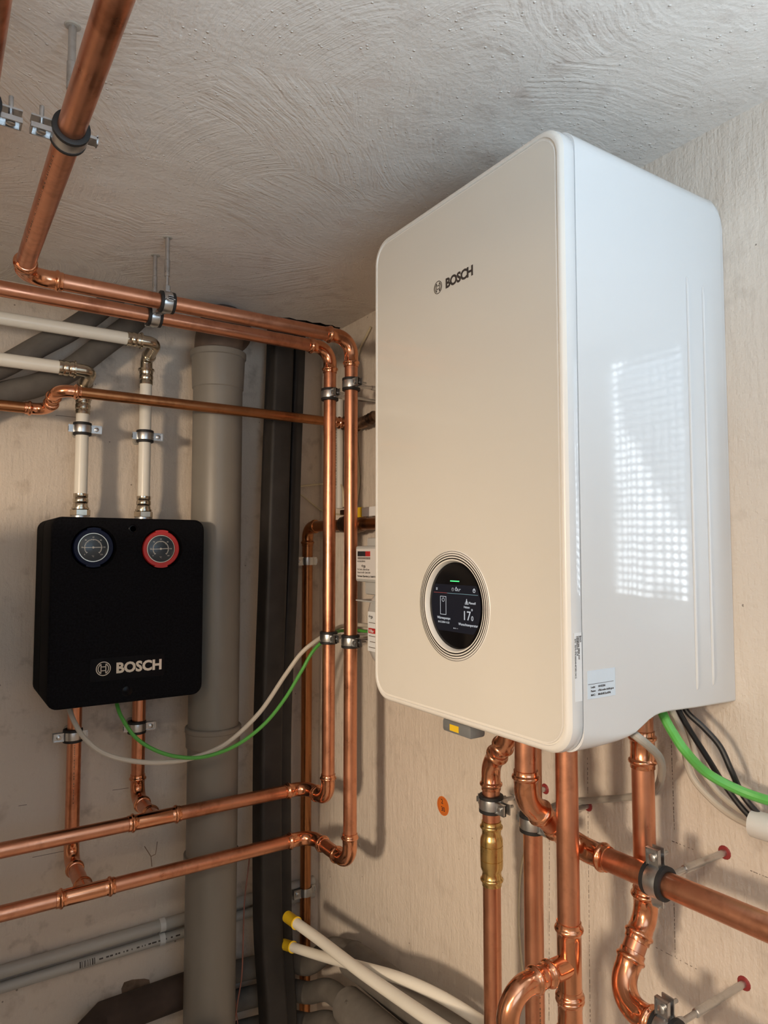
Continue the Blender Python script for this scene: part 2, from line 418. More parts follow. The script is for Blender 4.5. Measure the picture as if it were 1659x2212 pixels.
def clamp(P, ax, wall, r, rod, label, group='pipe clamps', ear=1, rubber=True, plug=None, w=0.0078, sleeve_rod=True, stub=0.026):
    """P: pipe centre, ax: pipe axis, wall: direction to wall or ceiling, rod: distance of the wall from P"""
    P = Vector(P); a = Vector(ax).normalized(); n = Vector(wall).normalized(); t = a.cross(n).normalized() * ear
    root = empty('pipe_clamp', P, label, 'clamp', group)
    ri = r
    if rubber:
        MB().ring(P, a, [(-w - .0058, r + .0002), (-w - .006, r + .003), (-w - .005, r + .0052), (-w - .0004, r + .0054), (-w, r + .0032),
                         (w, r + .0032), (w + .0004, r + .0054), (w + .005, r + .0052), (w + .006, r + .003), (w + .0058, r + .0002)], 32).build('rubber_lining', 'rubber', root)
        ri = r + .0033
    MB().ring(P, a, [(-w, ri), (-w, ri + .0016), (-w * .55, ri + .0022), (w * .55, ri + .0022), (w, ri + .0016), (w, ri)], 32).build('band', 'zinc', root)
    M = Matrix(((t.x, a.x, n.x, P.x), (t.y, a.y, n.y, P.y), (t.z, a.z, n.z, P.z), (0, 0, 0, 1)))
    m = MB()                                         # screw ear: two plates with folded rims
    for z0, z1 in ((-.0062, -.0042), (.0030, .0050)):
        m.box((ri - .001, -w, z0), (ri + .021, w, z1), M)
    m.box((ri + .019, -w, -.0095), (ri + .021, w, -.0042), M)
    for sg in (-1, 1): m.box((ri + .001, sg * w - .0007, -.0095), (ri + .021, sg * w + .0007, -.0042), M)
    m.build('screw_ear', 'zinc', root)
    m = MB()                                         # hook on the other side
    m.box((-ri - .011, -w, -.0028), (-ri + .001, w, -.0010), M); m.box((-ri - .011, -w * .55, .0006), (-ri + .001, w * .55, .0024), M)
    m.box((-ri - .011, -w * .55, -.006), (-ri - .0095, w * .55, .0045), M)
    m.build('hook', 'zinc', root)
    m = MB(); q = M @ Vector((ri + .0105, 0, 0))
    m.prof_axis(q - n * .0105, n, [(0, .0030), (.0010, .0046), (.0040, .0046), (.0042, .0025), (.0042 + stub, .0025)], 12)
    m.build('screw', 'zinc', root)
    m = MB(); m.prof_axis(P + n * (ri + .001), n, [(0, .0085), (.003, .0085), (.0032, .0065), (.012, .0065)], 6); m.build('nut', 'zinc', root, smooth=20)
    if rod > ri + .02:
        m = MB(); l = rod - ri - .01
        pr = [(0, .0036), (l, .0036)]
        if sleeve_rod and l > .05: pr = [(0, .0036), (l * .22, .0036), (l * .225, .0050), (l * .55, .0050), (l * .56, .0042), (l, .0042)]
        m.prof_axis(P + n * (ri + .01), n, pr, 12); m.build('rod', 'zinc', root)
        if plug: MB().prof_axis(P + n * (rod - .0012), n, [(0, .0075), (.0012, .0088)], 14).build('wall_plug', plug, root)
    return root

# ================================================================== THE ROOM
def struct(o): o['kind'] = 'structure'; return o
FX, BY = -2.6, -2.4                                 # far extents of the cellar
m = MB().box((FX, 0, 0), (0.15, 0.12, CEIL + 0.1)); wl = struct(m.build('wall_left', 'plaster_left', origin=Vector((0, 0, 0))))
WY0, WY1, WZ0, WZ1 = -1.40, -1.1985, Z0 - 0.12, Z0 + 0.345     # opening of the small window in the boiler wall
m = MB()
m.box((0, BY, 0), (0.15, WY0, CEIL + 0.1)).box((0, WY1, 0), (0.15, 0, CEIL + 0.1))
m.box((0, WY0, 0), (0.15, WY1, WZ0)).box((0, WY0, WZ1), (0.15, WY1, CEIL + 0.1))
wr = struct(m.build('wall_right', 'plaster_right', origin=Vector((0, 0, 0))))
struct(MB().box((FX - .12, BY, 0), (FX, 0.12, CEIL + 0.1)).build('wall_far', 'plaster_room'))
m = MB(); bx0, bx1, bz0, bz1 = -1.3, -0.2, 1.2, 2.03
m.box((FX, BY - .15, 0), (bx0, BY, CEIL + .1)).box((bx1, BY - .15, 0), (0.15, BY, CEIL + .1))
m.box((bx0, BY - .15, 0), (bx1, BY, bz0)).box((bx0, BY - .15, bz1), (bx1, BY, CEIL + .1))
struct(m.build('wall_back', 'plaster_room'))
struct(MB().box((FX, BY, -0.1), (0, 0, 0)).build('floor', 'concrete_floor'))
# ceiling with the ragged opening left round the risers in the corner
hx = [(-0.205, -0.062), (-0.188, -0.098), (-0.165, -0.106), (-0.150, -0.118), (-0.128, -0.113), (-0.105, -0.121), (-0.085, -0.115), (-0.068, -0.125),
      (-0.050, -0.119), (-0.034, -0.126), (-0.020, -0.118), (-0.008, -0.121), (-0.003, -0.108), (-0.004, -0.02), (-0.19, -0.016)]
bm = bmesh.new()
outer = [bm.verts.new((x, y, CEIL)) for x, y in ((FX, BY), (0.0, BY), (0.0, 0.0), (FX, 0.0))]
inner = [bm.verts.new((x, y, CEIL)) for x, y in hx]
ed = [bm.edges.new((l[i], l[(i + 1) % len(l)])) for l in (outer, inner) for i in range(len(l))]
bmesh.ops.triangle_fill(bm, edges=ed, use_beauty=True)
bm.verts.index_update()
m = MB(); m.add([v.co.copy() for v in bm.verts], [[v.index for v in f.verts] for f in bm.faces]); bm.free()
nb = len(m.v)
top = [Vector((x, y, CEIL + 0.1)) for x, y in hx]; base = [Vector((x, y, CEIL)) for x, y in hx]
ceil = struct(m.build('ceiling', 'plaster_ceiling', origin=Vector((0, 0, 0)), smooth=0))
if ceil.data.polygons[0].normal.z > 0: ceil.data.flip_normals()
MB().loft([[Vector((p.x, p.y, CEIL + .0005)) for p in base], top], False, True).build('ceiling_opening', 'hole_dark', ceil, smooth=0)
struct(MB().box((FX - .12, BY - .15, CEIL + 0.1), (0.15, 0.12, CEIL + 0.2)).build('ceiling_slab', 'plaster_room'))
# small window with patterned glass, just beyond the right edge of the picture
m = MB()
for y0, y1, z0, z1 in ((-1.400, -1.3605, Z0 - .12, Z0 + .345),):
    m.box((0.045, y0, z0), (0.085, y1, z1))
m.box((0.045, -1.3605, Z0 - .12), (0.085, WY1, Z0 - .0775)); m.box((0.045, -1.3605, Z0 + .317), (0.085, WY1, Z0 + .345))
win = struct(m.build('window_1', 'frame_white', smooth=0))
MB().box((0.055, -1.3605, Z0 - .0775), (0.061, WY1, Z0 + .317)).build('pane', 'pattern_glass', win, smooth=0)
m = MB()
for x0, x1, z0, z1 in ((bx0, bx0 + .05, bz0, bz1), (bx1 - .05, bx1, bz0, bz1), (bx0 + .05, bx1 - .05, bz0, bz0 + .05), (bx0 + .05, bx1 - .05, bz1 - .05, bz1), (-.775, -.725, bz0 + .05, bz1 - .05)):
    m.box((x0, BY - .09, z0), (x1, BY - .04, z1))
win2 = struct(m.build('window_2', 'frame_white', smooth=0))
for x0, x1 in ((bx0 + .05, -.775), (-.725, bx1 - .05)):
    MB().box((x0, BY - .068, bz0 + .05), (x1, BY - .062, bz1 - .05)).build('pane', 'window_daylight', win2, smooth=0)
# pencil marks and cracks on the walls
def wall_line(parent, pts, wdt, side, name='pencil_line', mat='pencil'):
    m = MB(); n = Vector((-1, 0, 0)) if side == 'R' else Vector((0, -1, 0))
    for i in range(len(pts) - 1):
        a, b = pts[i], pts[i + 1]; t = (b - a).normalized(); q = t.cross(n).normalized() * wdt / 2; e = n * .0003
        m.add([a - q + e, b - q + e, b + q + e, a + q + e, a - q, b - q, b + q, a + q], [(0, 1, 2, 3), (0, 4, 5, 1), (3, 2, 6, 7), (0, 3, 7, 4), (1, 5, 6, 2)])
    return m.build(name, mat, parent, smooth=0)
def dashes(p0, p1, n, duty=0.7):
    out = []
    for i in range(n):
        a = p0.lerp(p1, (i + random.uniform(0, .2)) / n); b = p0.lerp(p1, (i + random.uniform(.35, 1.05)) / n); out.append((a, b))
    return out
for p0, p1, n in (((1269, 1636), (1275, 2212), 34), ((1450, 1600), (1457, 1795), 14), ((1456, 1950), (1459, 2072), 9), ((1187, 1800), (1186, 2205), 26), ((1450, 1816), (1503, 1837), 4), ((1416, 2046), (1512, 2097), 6), ((1620, 1880), (1659, 1896), 4)):
    for a, b in dashes(atR(*p0), atR(*p1), int(n * 1.6)): wall_line(wr, [a, b], random.uniform(.0004, .0009), 'R')
for p0, p1 in (((243, 1707), (278, 1702)), ((40, 1741), (58, 1738)), ((70, 1852), (140, 1838)), ((120, 897), (170, 902))):
    wall_line(wl, [atL(*p0), atL(*p1)], .0009, 'L', 'crack')
wall_line(wl, [atL(312, 1828), atL(326, 1850), atL(328, 1872)], .0016, 'L', 'crack', 'rough_brown')
wall_line(wl, [atL(340, 1818), atL(336, 1845), atL(326, 1850)], .0013, 'L', 'crack', 'rough_brown')
pp = [(262, 2136), (268, 2122), (285, 2116), (312, 2114), (322, 2116), (324, 2126), (308, 2138), (300, 2150), (278, 2160), (264, 2152)]
lp = [atL(*p) for p in pp]
MB().loft([lp, [p + Vector((0, -.002, 0)) for p in lp]]).build('bare_patch', 'rough_brown', wl, smooth=0)

# ================================================================== THE WALL UNIT
XF = -0.310; YN, YF = -1.137, -0.756; YM = (YN + YF) / 2; ZB, ZT = -0.217, 0.4765
unit = empty('heating_unit', (-.15, YM, Z0 + ZB), 'tall white wall-hung heating unit with beige glass front and round display', 'heating unit')
def rrect(y0, y1, z0, z1, r, x, n=8, rb=None):
    rb = r if rb is None else rb
    out = []
    for cy, cz, a0, r in ((y1 - r, z1 - r, 0, r), (y0 + r, z1 - r, 90, r), (y0 + rb, z0 + rb, 180, rb), (y1 - rb, z0 + rb, 270, rb)):
        for i in range(n + 1):
            a = R_(a0 + 90 * i / n); out.append(Vector((x, cy + r * math.cos(a), cz + r * math.sin(a) + Z0)))
    return out
st = [(-.0006, -.192, .452), (-.003, -.192, .463), (-.009, -.192, .4715), (-.018, -.192, .4755), (-.03, -.1915, .4765), (-.09, -.190, .4765), (-.140, -.188, .4765), (-.156, -.1883, .4765), (-.167, -.1900, .4765),
      (-.178, -.1935, .4765), (-.190, -.1990, .4765), (-.202, -.2045, .4765), (-.215, -.2085, .4765), (-.230, -.2115, .4765), (-.255, -.2145, .4765), (-.2885, -.217, .4765)]
flare = lambda x: 0.0
MB().loft([rrect(YN, YF, zb, zt, .022 if x > -.03 else .026, x, 8, max(.003, min(.026, .003 + max(0, -x - .20) * .26))) for x, zb, zt in st], True, True).build('body', 'white_enamel', unit, smooth=40)
fr = [(-.2888, .0012), (-.2898, .0002), (-.291, -.0006), (-.301, -.0006), (-.3055, .0003), (-.3085, .0022), (-.3100, .0045), (-.3098, .0074), (-.3078, .0082), (-.3078, .0094), (-.3094, .0100), (-.3094, .0112)]
MB().loft([rrect(YN + i, YF - i, ZB + i, ZT - i, .034 - i * .6, x) for x, i in fr[:5]], False, False).build('front_frame', 'white_enamel', unit, smooth=40)
MB().loft([rrect(YN + i, YF - i, ZB + i, ZT - i, .034 - i * .6, x) for x, i in fr[4:]], False, False).build('front_rim', 'rim_plastic', unit, smooth=40)
# glass front with the round opening for the display
DC = Vector((XF, YM + .002, Z0 - .069)); DR = .0700
bm = bmesh.new()
o1 = [bm.verts.new(p) for p in rrect(YN + .0112, YF - .0112, ZB + .0112, ZT - .0112, .027, -.3094)]
i1 = [bm.verts.new((-.3094, DC.y + .0585 * math.cos(2 * math.pi * j / 64), DC.z + .0585 * math.sin(2 * math.pi * j / 64))) for j in range(64)]
ed = [bm.edges.new((l[i], l[(i + 1) % len(l)])) for l in (o1, i1) for i in range(len(l))]
bmesh.ops.triangle_fill(bm, edges=ed, use_beauty=True); bm.verts.index_update()
m = MB(); m.add([v.co.copy() for v in bm.verts], [[v.index for v in f.verts] for f in bm.faces]); bm.free()
lo1 = rrect(YN + .0112, YF - .0112, ZB + .0112, ZT - .0112, .027, -.3094); lo2 = rrect(YN + .0102, YF - .0102, ZB + .0102, ZT - .0102, .028, -.3072)
m.loft([lo1, lo2], False, False)
MB_front = m.build('front_panel', 'front_glass', unit, smooth=20)
# display: stepped light ring with four black grooves, black glass set back behind it
m = MB(); AX = Vector((-1, 0, 0))
m.prof_axis(DC, AX, [(-.0008, .0712), (.0003, .0702), (.0004, .0590), (.0002, .0580), (-.0050, .0556), (-.0065, .0556)], 72, False)
disp = m.build('display', 'rim_plastic', unit, smooth=50, label='round colour display set into concentric black and white rings')
for r, wd in ((.0697, .0005), (.0669, .0008), (.0638, .0013), (.0605, .0016)):
    MB().ring(DC, AX, [(.0002, r - wd / 2), (.0006, r - wd / 2), (.0006, r + wd / 2), (.0002, r + wd / 2)], 72).build('groove_ring', 'groove_black', disp, smooth=30)
GD = .0045
MB().prof_axis(DC - AX * (GD + .0012), AX, [(-.003, .0557), (0, .0557), (.0006, .0540), (.0012, .0505), (.0012, .0001)], 64).build('display_glass', 'display_glass', disp, smooth=50)
SX = DC - AX * (GD - .0003)
def band(z0, z1, r):
    pts = []
    for i in range(17):
        z = z0 + (z1 - z0) * i / 16; pts.append((-math.sqrt(max(r * r - z * z, 0)), z))
    return pts + [(-a, z) for a, z in reversed(pts)]
def SP(u, z, e=0.0): return SX + AX * e + Vector((0, -u, z))       # u to the right as one faces the unit
b = band(-.034, .0265, .0495)
MB().loft([[SP(u, z, 0) for u, z in b], [SP(u, z, .0002) for u, z in b]], True, True).build('screen', 'display_panel', disp, smooth=0)
MB().box(SP(-.0095, .0305, 0), SP(.0085, .0319, .0005)).build('status_light', 'led_green', disp)
def dbox(u0, z0, u1, z1, mat, name): return MB().box(SP(u0, z0, .0002), SP(u1, z1, .0004)).build(name, mat, disp, smooth=0)
dbox(-.0445, .0150, -.016, .0155, 'display_red', 'screen_line'); dbox(-.016, .0150, .0445, .0155, 'display_blue', 'screen_line')
for i in range(3): dbox(-.0395, .0186 + i * .0012, -.0365, .0192 + i * .0012, 'display_white', 'menu_icon')
m = MB(); ow, oh, th = .0062, .0120, .0006                      # pictogram of the unit
for a in ((-ow, -oh, ow, -oh + th), (-ow, oh - th, ow, oh), (-ow, -oh, -ow + th, oh), (ow - th, -oh, ow, oh)):
    m.box(SP(-.0245 + a[0], -.0012 + a[1], .0002), SP(-.0245 + a[2], -.0012 + a[3], .0004))
m.ring(SP(-.0245, .0062, .0002), AX, [(0, .0021), (.0002, .0021), (.0002, .0026), (0, .0026)], 20)
m.build('unit_pictogram', 'display_white', disp, smooth=0)
m = MB(); m.ring(SP(-.0045, .0205, .0002), AX, [(0, .0018), (.0002, .0018), (.0002, .0023), (0, .0023)], 18); m.box(SP(-.0049, .0204, .0002), SP(-.0041, .0216, .0004)); m.build('clock_icon', 'display_grey', disp, smooth=0)
m = MB(); m.ring(SP(.0375, .0205, .0002), AX, [(0, .0019), (.0002, .0019), (.0002, .0025), (0, .0025)], 18); m.box(SP(.0371, .0204, .0002), SP(.0379, .0235, .0004)); m.build('power_icon', 'display_white', disp, smooth=0)
m = MB()
for a in ((.0008, .0188, .0043, .0194), (.0008, .0188, .0013, .0215), (.0038, .0188, .0043, .0215)): m.box(SP(a[0], a[1], .0002), SP(a[2], a[3], .0004))
m.box((-.0021, -.0003, 0), (.0021, .0003, .0002), frame(SP(.0017, .0223, .0002), Vector((0, -.7, .7)), Vector((0, .7, .7))))
m.box((-.0021, -.0003, 0), (.0021, .0003, .0002), frame(SP(.0034, .0223, .0002), Vector((0, -.7, -.7)), Vector((0, -.7, .7))))
m.build('house_icon', 'display_white', disp, smooth=0)
m = MB(); m.box(SP(.0195, .0028, .0002), SP(.0265, .0036, .0004)); m.box(SP(.0202, .0045, .0002), SP(.0258, .0053, .0004)); m.box(SP(.0213, .0062, .0002), SP(.0247, .0070, .0004)); m.box(SP(.0224, .0040, .0002), SP(.0236, .0095, .0004)); m.build('heating_icon', 'display_white', disp, smooth=0)
for u in (-.0035, -.0008): dbox(u, -.0297, u + .0012, -.0285, 'display_white', 'page_dot')
for u in (.0020, .0045): dbox(u, -.0295, u + .0009, -.0286, 'display_grey', 'page_dot')
def dtext(body, u, z, size, mat='display_white', al='CENTER', bold=0.0): text('screen_text', body, size, mat, frame(SP(u, z, .0003), (0, -1, 0), (0, 0, 1)), disp, .0001, bold, al)
dtext('2,7\u00b0', .0050, .0188, .0040, al='LEFT'); dtext('Manuell', .0272, .0035, .0042, al='LEFT'); dtext('Heizen', .0232, -.0020, .0040)
dtext('17', .0228, -.0170, .0165); dtext('\u00b0', .0312, -.0095, .0100, al='LEFT'); dtext('0', .0316, -.0170, .0085, al='LEFT')
dtext('W\u00e4rmepumpe', -.0235, -.0190, .0047); dtext('04.12.2024 11:22', -.0235, -.0241, .0034); dtext('Wunschtemperatur', .0255, -.0243, .0047)
# maker's emblem and name
def emblem(C, X, Y, R, mat, parent, th=.0003):
    F = frame(C, X, Y); Zd = Vector(X).normalized().cross(Vector(Y).normalized()); m = MB()
    def arc(r0, r1, a0, a1, n=20):
        lo = []; hi = []
        for i in range(n + 1):
            a = R_(a0 + (a1 - a0) * i / n); lo.append((r0 * math.cos(a), r0 * math.sin(a))); hi.append((r1 * math.cos(a), r1 * math.sin(a)))
        lp = lo + hi[::-1]
        m.loft([[F @ Vector((x * R, y * R, 0)) for x, y in lp], [F @ Vector((x * R, y * R, th / 1)) for x, y in lp]])
    arc(.90, 1.0, 0, 359.99, 48)
    for s in (0, 180): arc(.66, .76, -52 + s, 52 + s, 16)
    for x in (-.33, .33): m.box((x * R - .055 * R, -.68 * R, 0), (x * R + .055 * R, .68 * R, th), F)
    for y in (-.27, .27): m.box((-.33 * R, (y - .05) * R, 0), (.33 * R, (y + .05) * R, th), F)
    for sx in (-1, 1):
        for sy in (-1, 1): m.box((min(sx * .33, sx * .52) * R, min(sy * .56, sy * .66) * R, 0), (max(sx * .33, sx * .52) * R, max(sy * .56, sy * .66) * R, th), F)
    return m.build('emblem', mat, parent, smooth=0)
XT = -.3094
emblem(Vector((XT - .0001, -.9165, Z0 + .357)), (0, -1, 0), (0, 0, 1), .0088, 'ink', unit)
text('brand_lettering', 'BOSCH', .0180, 'ink', frame(Vector((XT - .0002, -.9325, Z0 + .3505)), (0, -1, 0), (0, 0, 1)), unit, .0001, .0007, 'LEFT', .93)
# raised ribs on the side
for x, z1, z0 in ((-.084, .345, -.166), (-.050, .340, -.164)):
    pts = [V(x, YN + .0012, z1 + .004), V(x, YN - .0004, z1), V(x, YN - .0006, z1 - .01), V(x, YN - .0006, z0 + .01), V(x, YN - .0004, z0), V(x, YN + .0012, z0 - .004)]
    MB().sweep(pts, [.0006, .0016, .0020, .0020, .0016, .0006], 10).build('side_rib', 'white_enamel', unit)
# stickers on the side
YS = YN - .0004
def sticker(p, mat, name, dx0, dx1, z0, z1, y): return MB().box(V(dx0, y - .0003, z0), V(dx1, y, z1)).build(name, mat, p, smooth=0)
a = atL(1236, 1368, -YN); b = atL(1249, 1515, -YN)
s1 = sticker(unit, 'label_white', 'serial_sticker', -.3028, -.2915, b.z - Z0, a.z - Z0, YN - .0007)
s1['label'] = 'narrow white serial number strip'
for i, (t_, sz) in enumerate((('Bosch', .0029), ('Compress 5800i AW', .0029), ('CS5800iAW 12 E', .0029))):
    text('print', t_, sz, 'ink', frame(V(-.2942 - .0026 * i, YN - .0012, a.z - Z0 - .003), (0, 0, -1), (1, 0, 0)), s1, .00005, .00008)
text('print', 'S/N : 8370-476-000240-8738213412', .0028, 'ink', frame(V(-.3022, YN - .0012, a.z - Z0 - .006), (0, 0, -1), (1, 0, 0)), s1, .00005, .00005)
a = atL(1268, 1450, -YN); b = atL(1329, 1503, -YN)
s2 = sticker(unit, 'label_blue', 'login_sticker', a.x, b.x, b.z - Z0 + .001, a.z - Z0, YN - .0001); s2['label'] = 'pale blue login label'
zb = b.z - Z0 + .001; MB().box(V(a.x + .001, YN - .0006, zb + .0155), V(b.x - .003, YN - .0004, zb + .0159)).build('print', 'ink', s2, smooth=0)
for i, (t_, v_) in enumerate((('Login:', '10102286'), ('Passw:', 'c7k6-mdw-dudb-jp.m'), ('MAC:', '88:6B:0E:2a:df:9d'))):
    text('print', t_, .0030, 'ink', frame(V(a.x + .005, YN - .0006, zb + .0115 - i * .0042), (1, 0, 0), (0, 0, 1)), s2, .00005, .00006)
    text('print', v_, .0030, 'ink', frame(V(a.x + .0165, YN - .0006, zb + .0115 - i * .0042), (1, 0, 0), (0, 0, 1)), s2, .00005, .00006)
# service latch under the front edge
LY0, LY1 = along(V(-.285, -.9, -.225), EY, px=971).y, along(V(-.285, -.9, -.225), EY, px=1033).y
m = MB().box(V(-.298, LY1, -.2365), V(-.272, LY0, -.2195), None, .004)
lt = m.build('service_latch', 'latch_grey', unit, smooth=30, label='small grey service latch with a yellow mark')
MB().box(V(-.2984, (LY0 + LY1) / 2 - .006, -.2325), V(-.2978, (LY0 + LY1) / 2 + .012, -.2245)).build('yellow_mark', 'cap_yellow', lt, smooth=0)
MB().box(V(-.294, LY1 + .006, -.2215), V(-.275, LY0 - .006, -.2165)).build('latch_tongue', 'label_white', lt, smooth=0)

# ================================================================== BLACK PUMP STATION
UL, UR, UF, UT, UB_ = -.6835, -.390, .220, .0665, -.2945
stn = empty('pump_station', V((UL + UR) / 2, -.12, UB_), 'black foam-cased pump station with two round temperature gauges', 'pump station')
def rr_xz(x0, x1, z0, z1, r, y, n=6):
    out = []
    for cx, cz, a0 in ((x1 - r, z1 - r, 0), (x0 + r, z1 - r, 90), (x0 + r, z0 + r, 180), (x1 - r, z0 + r, 270)):
        for i in range(n + 1):
            a = R_(a0 + 90 * i / n); out.append(Vector((cx + r * math.cos(a), y, cz + r * math.sin(a) + Z0)))
    return out
MB().loft([rr_xz(UL + .004, UR - .004, UB_ + .004, UT - .004, .018, -.018)] + [rr_xz(UL, UR, UB_, UT, .020, y) for y in (-.022, -.112)]).build('rear_shell', 'foam_black', stn)
GB, GR_ = V(-.607, -UF, .0085), V(-.4775, -UF, .006)
bm = bmesh.new(); fo = [bm.verts.new(p) for p in rr_xz(UL + .004, UR - .004, UB_ + .004, UT - .004, .018, -UF)]
loops = [fo]
for c_, rr in ((GB, .0415), (GR_, .0415)):
    loops.append([bm.verts.new((c_.x + rr * math.cos(2 * math.pi * j / 40), -UF, c_.z + rr * math.sin(2 * math.pi * j / 40))) for j in range(40)])
ed = [bm.edges.new((l[i], l[(i + 1) % len(l)])) for l in loops for i in range(len(l))]
bmesh.ops.triangle_fill(bm, edges=ed, use_beauty=True); bm.verts.index_update()
m = MB(); m.add([v.co.copy() for v in bm.verts], [[v.index for v in f.verts] for f in bm.faces]); bm.free()
m.loft([rr_xz(UL + .001, UR - .001, UB_ + .001, UT - .001, .019, -.114), rr_xz(UL, UR, UB_, UT, .020, -.116), rr_xz(UL, UR, UB_, UT, .020, -UF + .006), rr_xz(UL + .001, UR - .001, UB_ + .001, UT - .001, .02, -UF + .002), rr_xz(UL + .004, UR - .004, UB_ + .004, UT - .004, .018, -UF)], True, False)
for c_ in (GB, GR_): m.prof_axis(c_, EY, [(0, .0415), (.022, .0385)], 40, False)
m.build('front_shell', 'foam_black', stn, smooth=30)
FY = Vector((0, -1, 0))
def gauge(C, rmat, label, ang):
    c0 = C + Vector((0, .012, 0))
    m = MB(); m.ring(c0, FY, [(-.010, .0375), (.004, .0372), (.006, .0355), (.006, .0290), (.003, .0275), (-.010, .0275)], 48)
    for a0 in (90, 270, ):
        F = frame(c0, EX, EZ)
        for dz in (1,):
            pts = []
            for rr in (.0345, .0385):
                for i in range(9):
                    a = R_(a0 - 20 + 40 * i / 8); pts.append((rr * math.cos(a), rr * math.sin(a)))
            lp = pts[:9] + pts[9:][::-1]
            m.loft([[F @ Vector((x, y, -.004)) for x, y in lp], [F @ Vector((x, y, .0075)) for x, y in lp]])
    g = m.build('gauge', rmat, stn, label=label, smooth=30)
    MB().prof_axis(c0, FY, [(-.012, .0277), (.001, .0277), (.0016, .0268)], 48).build('dial', 'gauge_face', g)
    MB().ring(c0, FY, [(.0005, .0262), (.004, .0266), (.004, .0282), (.0005, .0282)], 48).build('bezel', 'nickel', g)
    F = frame(c0 + FY * .0017, EX, EZ); m = MB()
    lp0 = []; lp1 = []
    for i in range(41):
        a = R_(222 - 264 * i / 40); lp0.append((.0152 * math.cos(a), .0152 * math.sin(a))); lp1.append((.0160 * math.cos(a), .0160 * math.sin(a)))
    lp = lp0 + lp1[::-1]; m.loft([[F @ Vector((x, y, 0)) for x, y in lp], [F @ Vector((x, y, .0002)) for x, y in lp]])
    for i in range(25):
        a = R_(222 - 264 * i / 24); q = F @ Matrix.Rotation(a, 4, 'Z'); m.box((.0135 if i % 4 == 0 else .0142, -.0006, 0), (.0166, .0006, .0002), q)
    m.build('scale', 'gauge_print', g, smooth=0)
    m = MB(); q = F @ Matrix.Rotation(R_(ang), 4, 'Z'); m.box((-.021, -.0006, .0006), (.0165, .0006, .001), q); m.prof_axis(c0 + FY * .002, FY, [(0, .0022), (.0012, .0018)], 14)
    m.build('needle', 'gauge_print', g, smooth=0)
    for i, t_ in enumerate(('0', '20', '40', '60', '80', '100', '120')):
        a = R_(222 - 44 * i); rr = .0200 if 0 < i < 6 else .0205
        text('numeral', t_, .0036, 'gauge_print', F @ Matrix.Translation((rr * math.cos(a), rr * math.sin(a) - .0013, 0)), g, .0001, 0, 'CENTER')
    text('numeral', '\u00b0C', .0042, 'gauge_print', F @ Matrix.Translation((0, -.0185, 0)), g, .0001, 0, 'CENTER')
gauge(GB, 'gauge_blue', 'temperature gauge in a dark blue ring', 1); gauge(GR_, 'gauge_red', 'temperature gauge in a bright red ring', 3)
m = MB(); m.prof_axis(V(-.5355, -UF + .003, .0455), FY, [(0, .0085), (.0036, .0085), (.0045, .0070), (.0045, .0058), (.003, .0055)], 24); m.build('vent_plug', 'gloss_black', stn)
m = MB(); m.prof_axis(V(-.5405, -UF + .003, -.272), FY, [(0, .0100), (.0036, .0100), (.0045, .0085)], 24); m.build('locking_plug', 'gloss_black', stn)
pl = MB(); pl.loft([rr_xz(-.6095, -.4685, -.2485, -.2045, .004, y) for y in (-UF + .001, -UF - .0006)]); plate = pl.build('name_plate', 'gloss_black', stn, smooth=30, label='glossy black plate with silver lettering')
emblem(V(-.5855, -UF - .0006, -.2245), EX, EZ, .0135, 'chrome', plate, .0008)
text('brand_lettering', 'BOSCH', .0270, 'chrome', frame(V(-.5625, -UF - .0008, -.2345), EX, EZ), plate, .0004, .0011, 'LEFT', 1.0)

# ================================================================== COPPER PIPES
r28, r22 = .014, .011
DZ = -.005
# ---- heating run over the ceiling, across, down beside the unit, and away along the lower row
ZU = .454
xB, xA = -.134, -.136
zl2, zl1 = -.637, -.535
P_B = V(xB, -.39, 0); P_A = V(xA, -.30, 0)
c1 = along(V(-.6, -.39, ZU), EX, px=47)
runB = empty('copper_pipe', c1, 'long copper pipe that leaves the ceiling run and drops in front of its twin', 'pipe')
YL2, YL1 = .220, .200
EO = .062; e1 = atL(157, 1600, EO); e2 = atL(295, 1600, EO)
TB = V(e1.x + .003, -YL2, zl2)
pipe_run(runB, [c1 + Vector((0, -1.15, 0)), c1, V(xB, -.39, ZU), V(xB, -.39, zl2), V(xB, -YL2, zl2), V(TB.x + .03, -YL2, zl2)], r28, .036)
tube(runB, TB + Vector((.04, 0, 0)), V(-.98, -YL2, zl2), r28)
x2 = -.845
runA = empty('copper_pipe', V(x2, -.30, ZU), 'long copper pipe under the ceiling that drops behind its twin', 'pipe')
TA = V(e2.x + .004, -YL1, zl1)
pipe_run(runA, [V(x2, -1.55, ZU), V(x2, -.30, ZU), V(xA, -.30, ZU), V(xA, -.30, zl1), V(xA, -YL1, zl1), V(TA.x + .03, -YL1, zl1)], r28, .034, .022)
tube(runA, TA + Vector((.04, 0, 0)), V(-.98, -YL1, zl1), r28)
# ---- pump station outlets
tee(runB, TB, EX, EY, r28, None, .052, .040)
tee(runA, TA, EX, EY, r28, None, .052, .040)
def outlet(T, label):
    o = empty('copper_pipe', V(T.x, -EO, UB_), label, 'pipe', 'pump station outlets')
    pipe_run(o, [V(T.x, -EO, UB_ + .001), Vector((T.x, -EO, T.z)), T + EY * .03], r28, .030, .022)
outlet(TB, 'left copper outlet pipe below the black pump station')
outlet(TA, 'right copper outlet pipe below the black pump station')
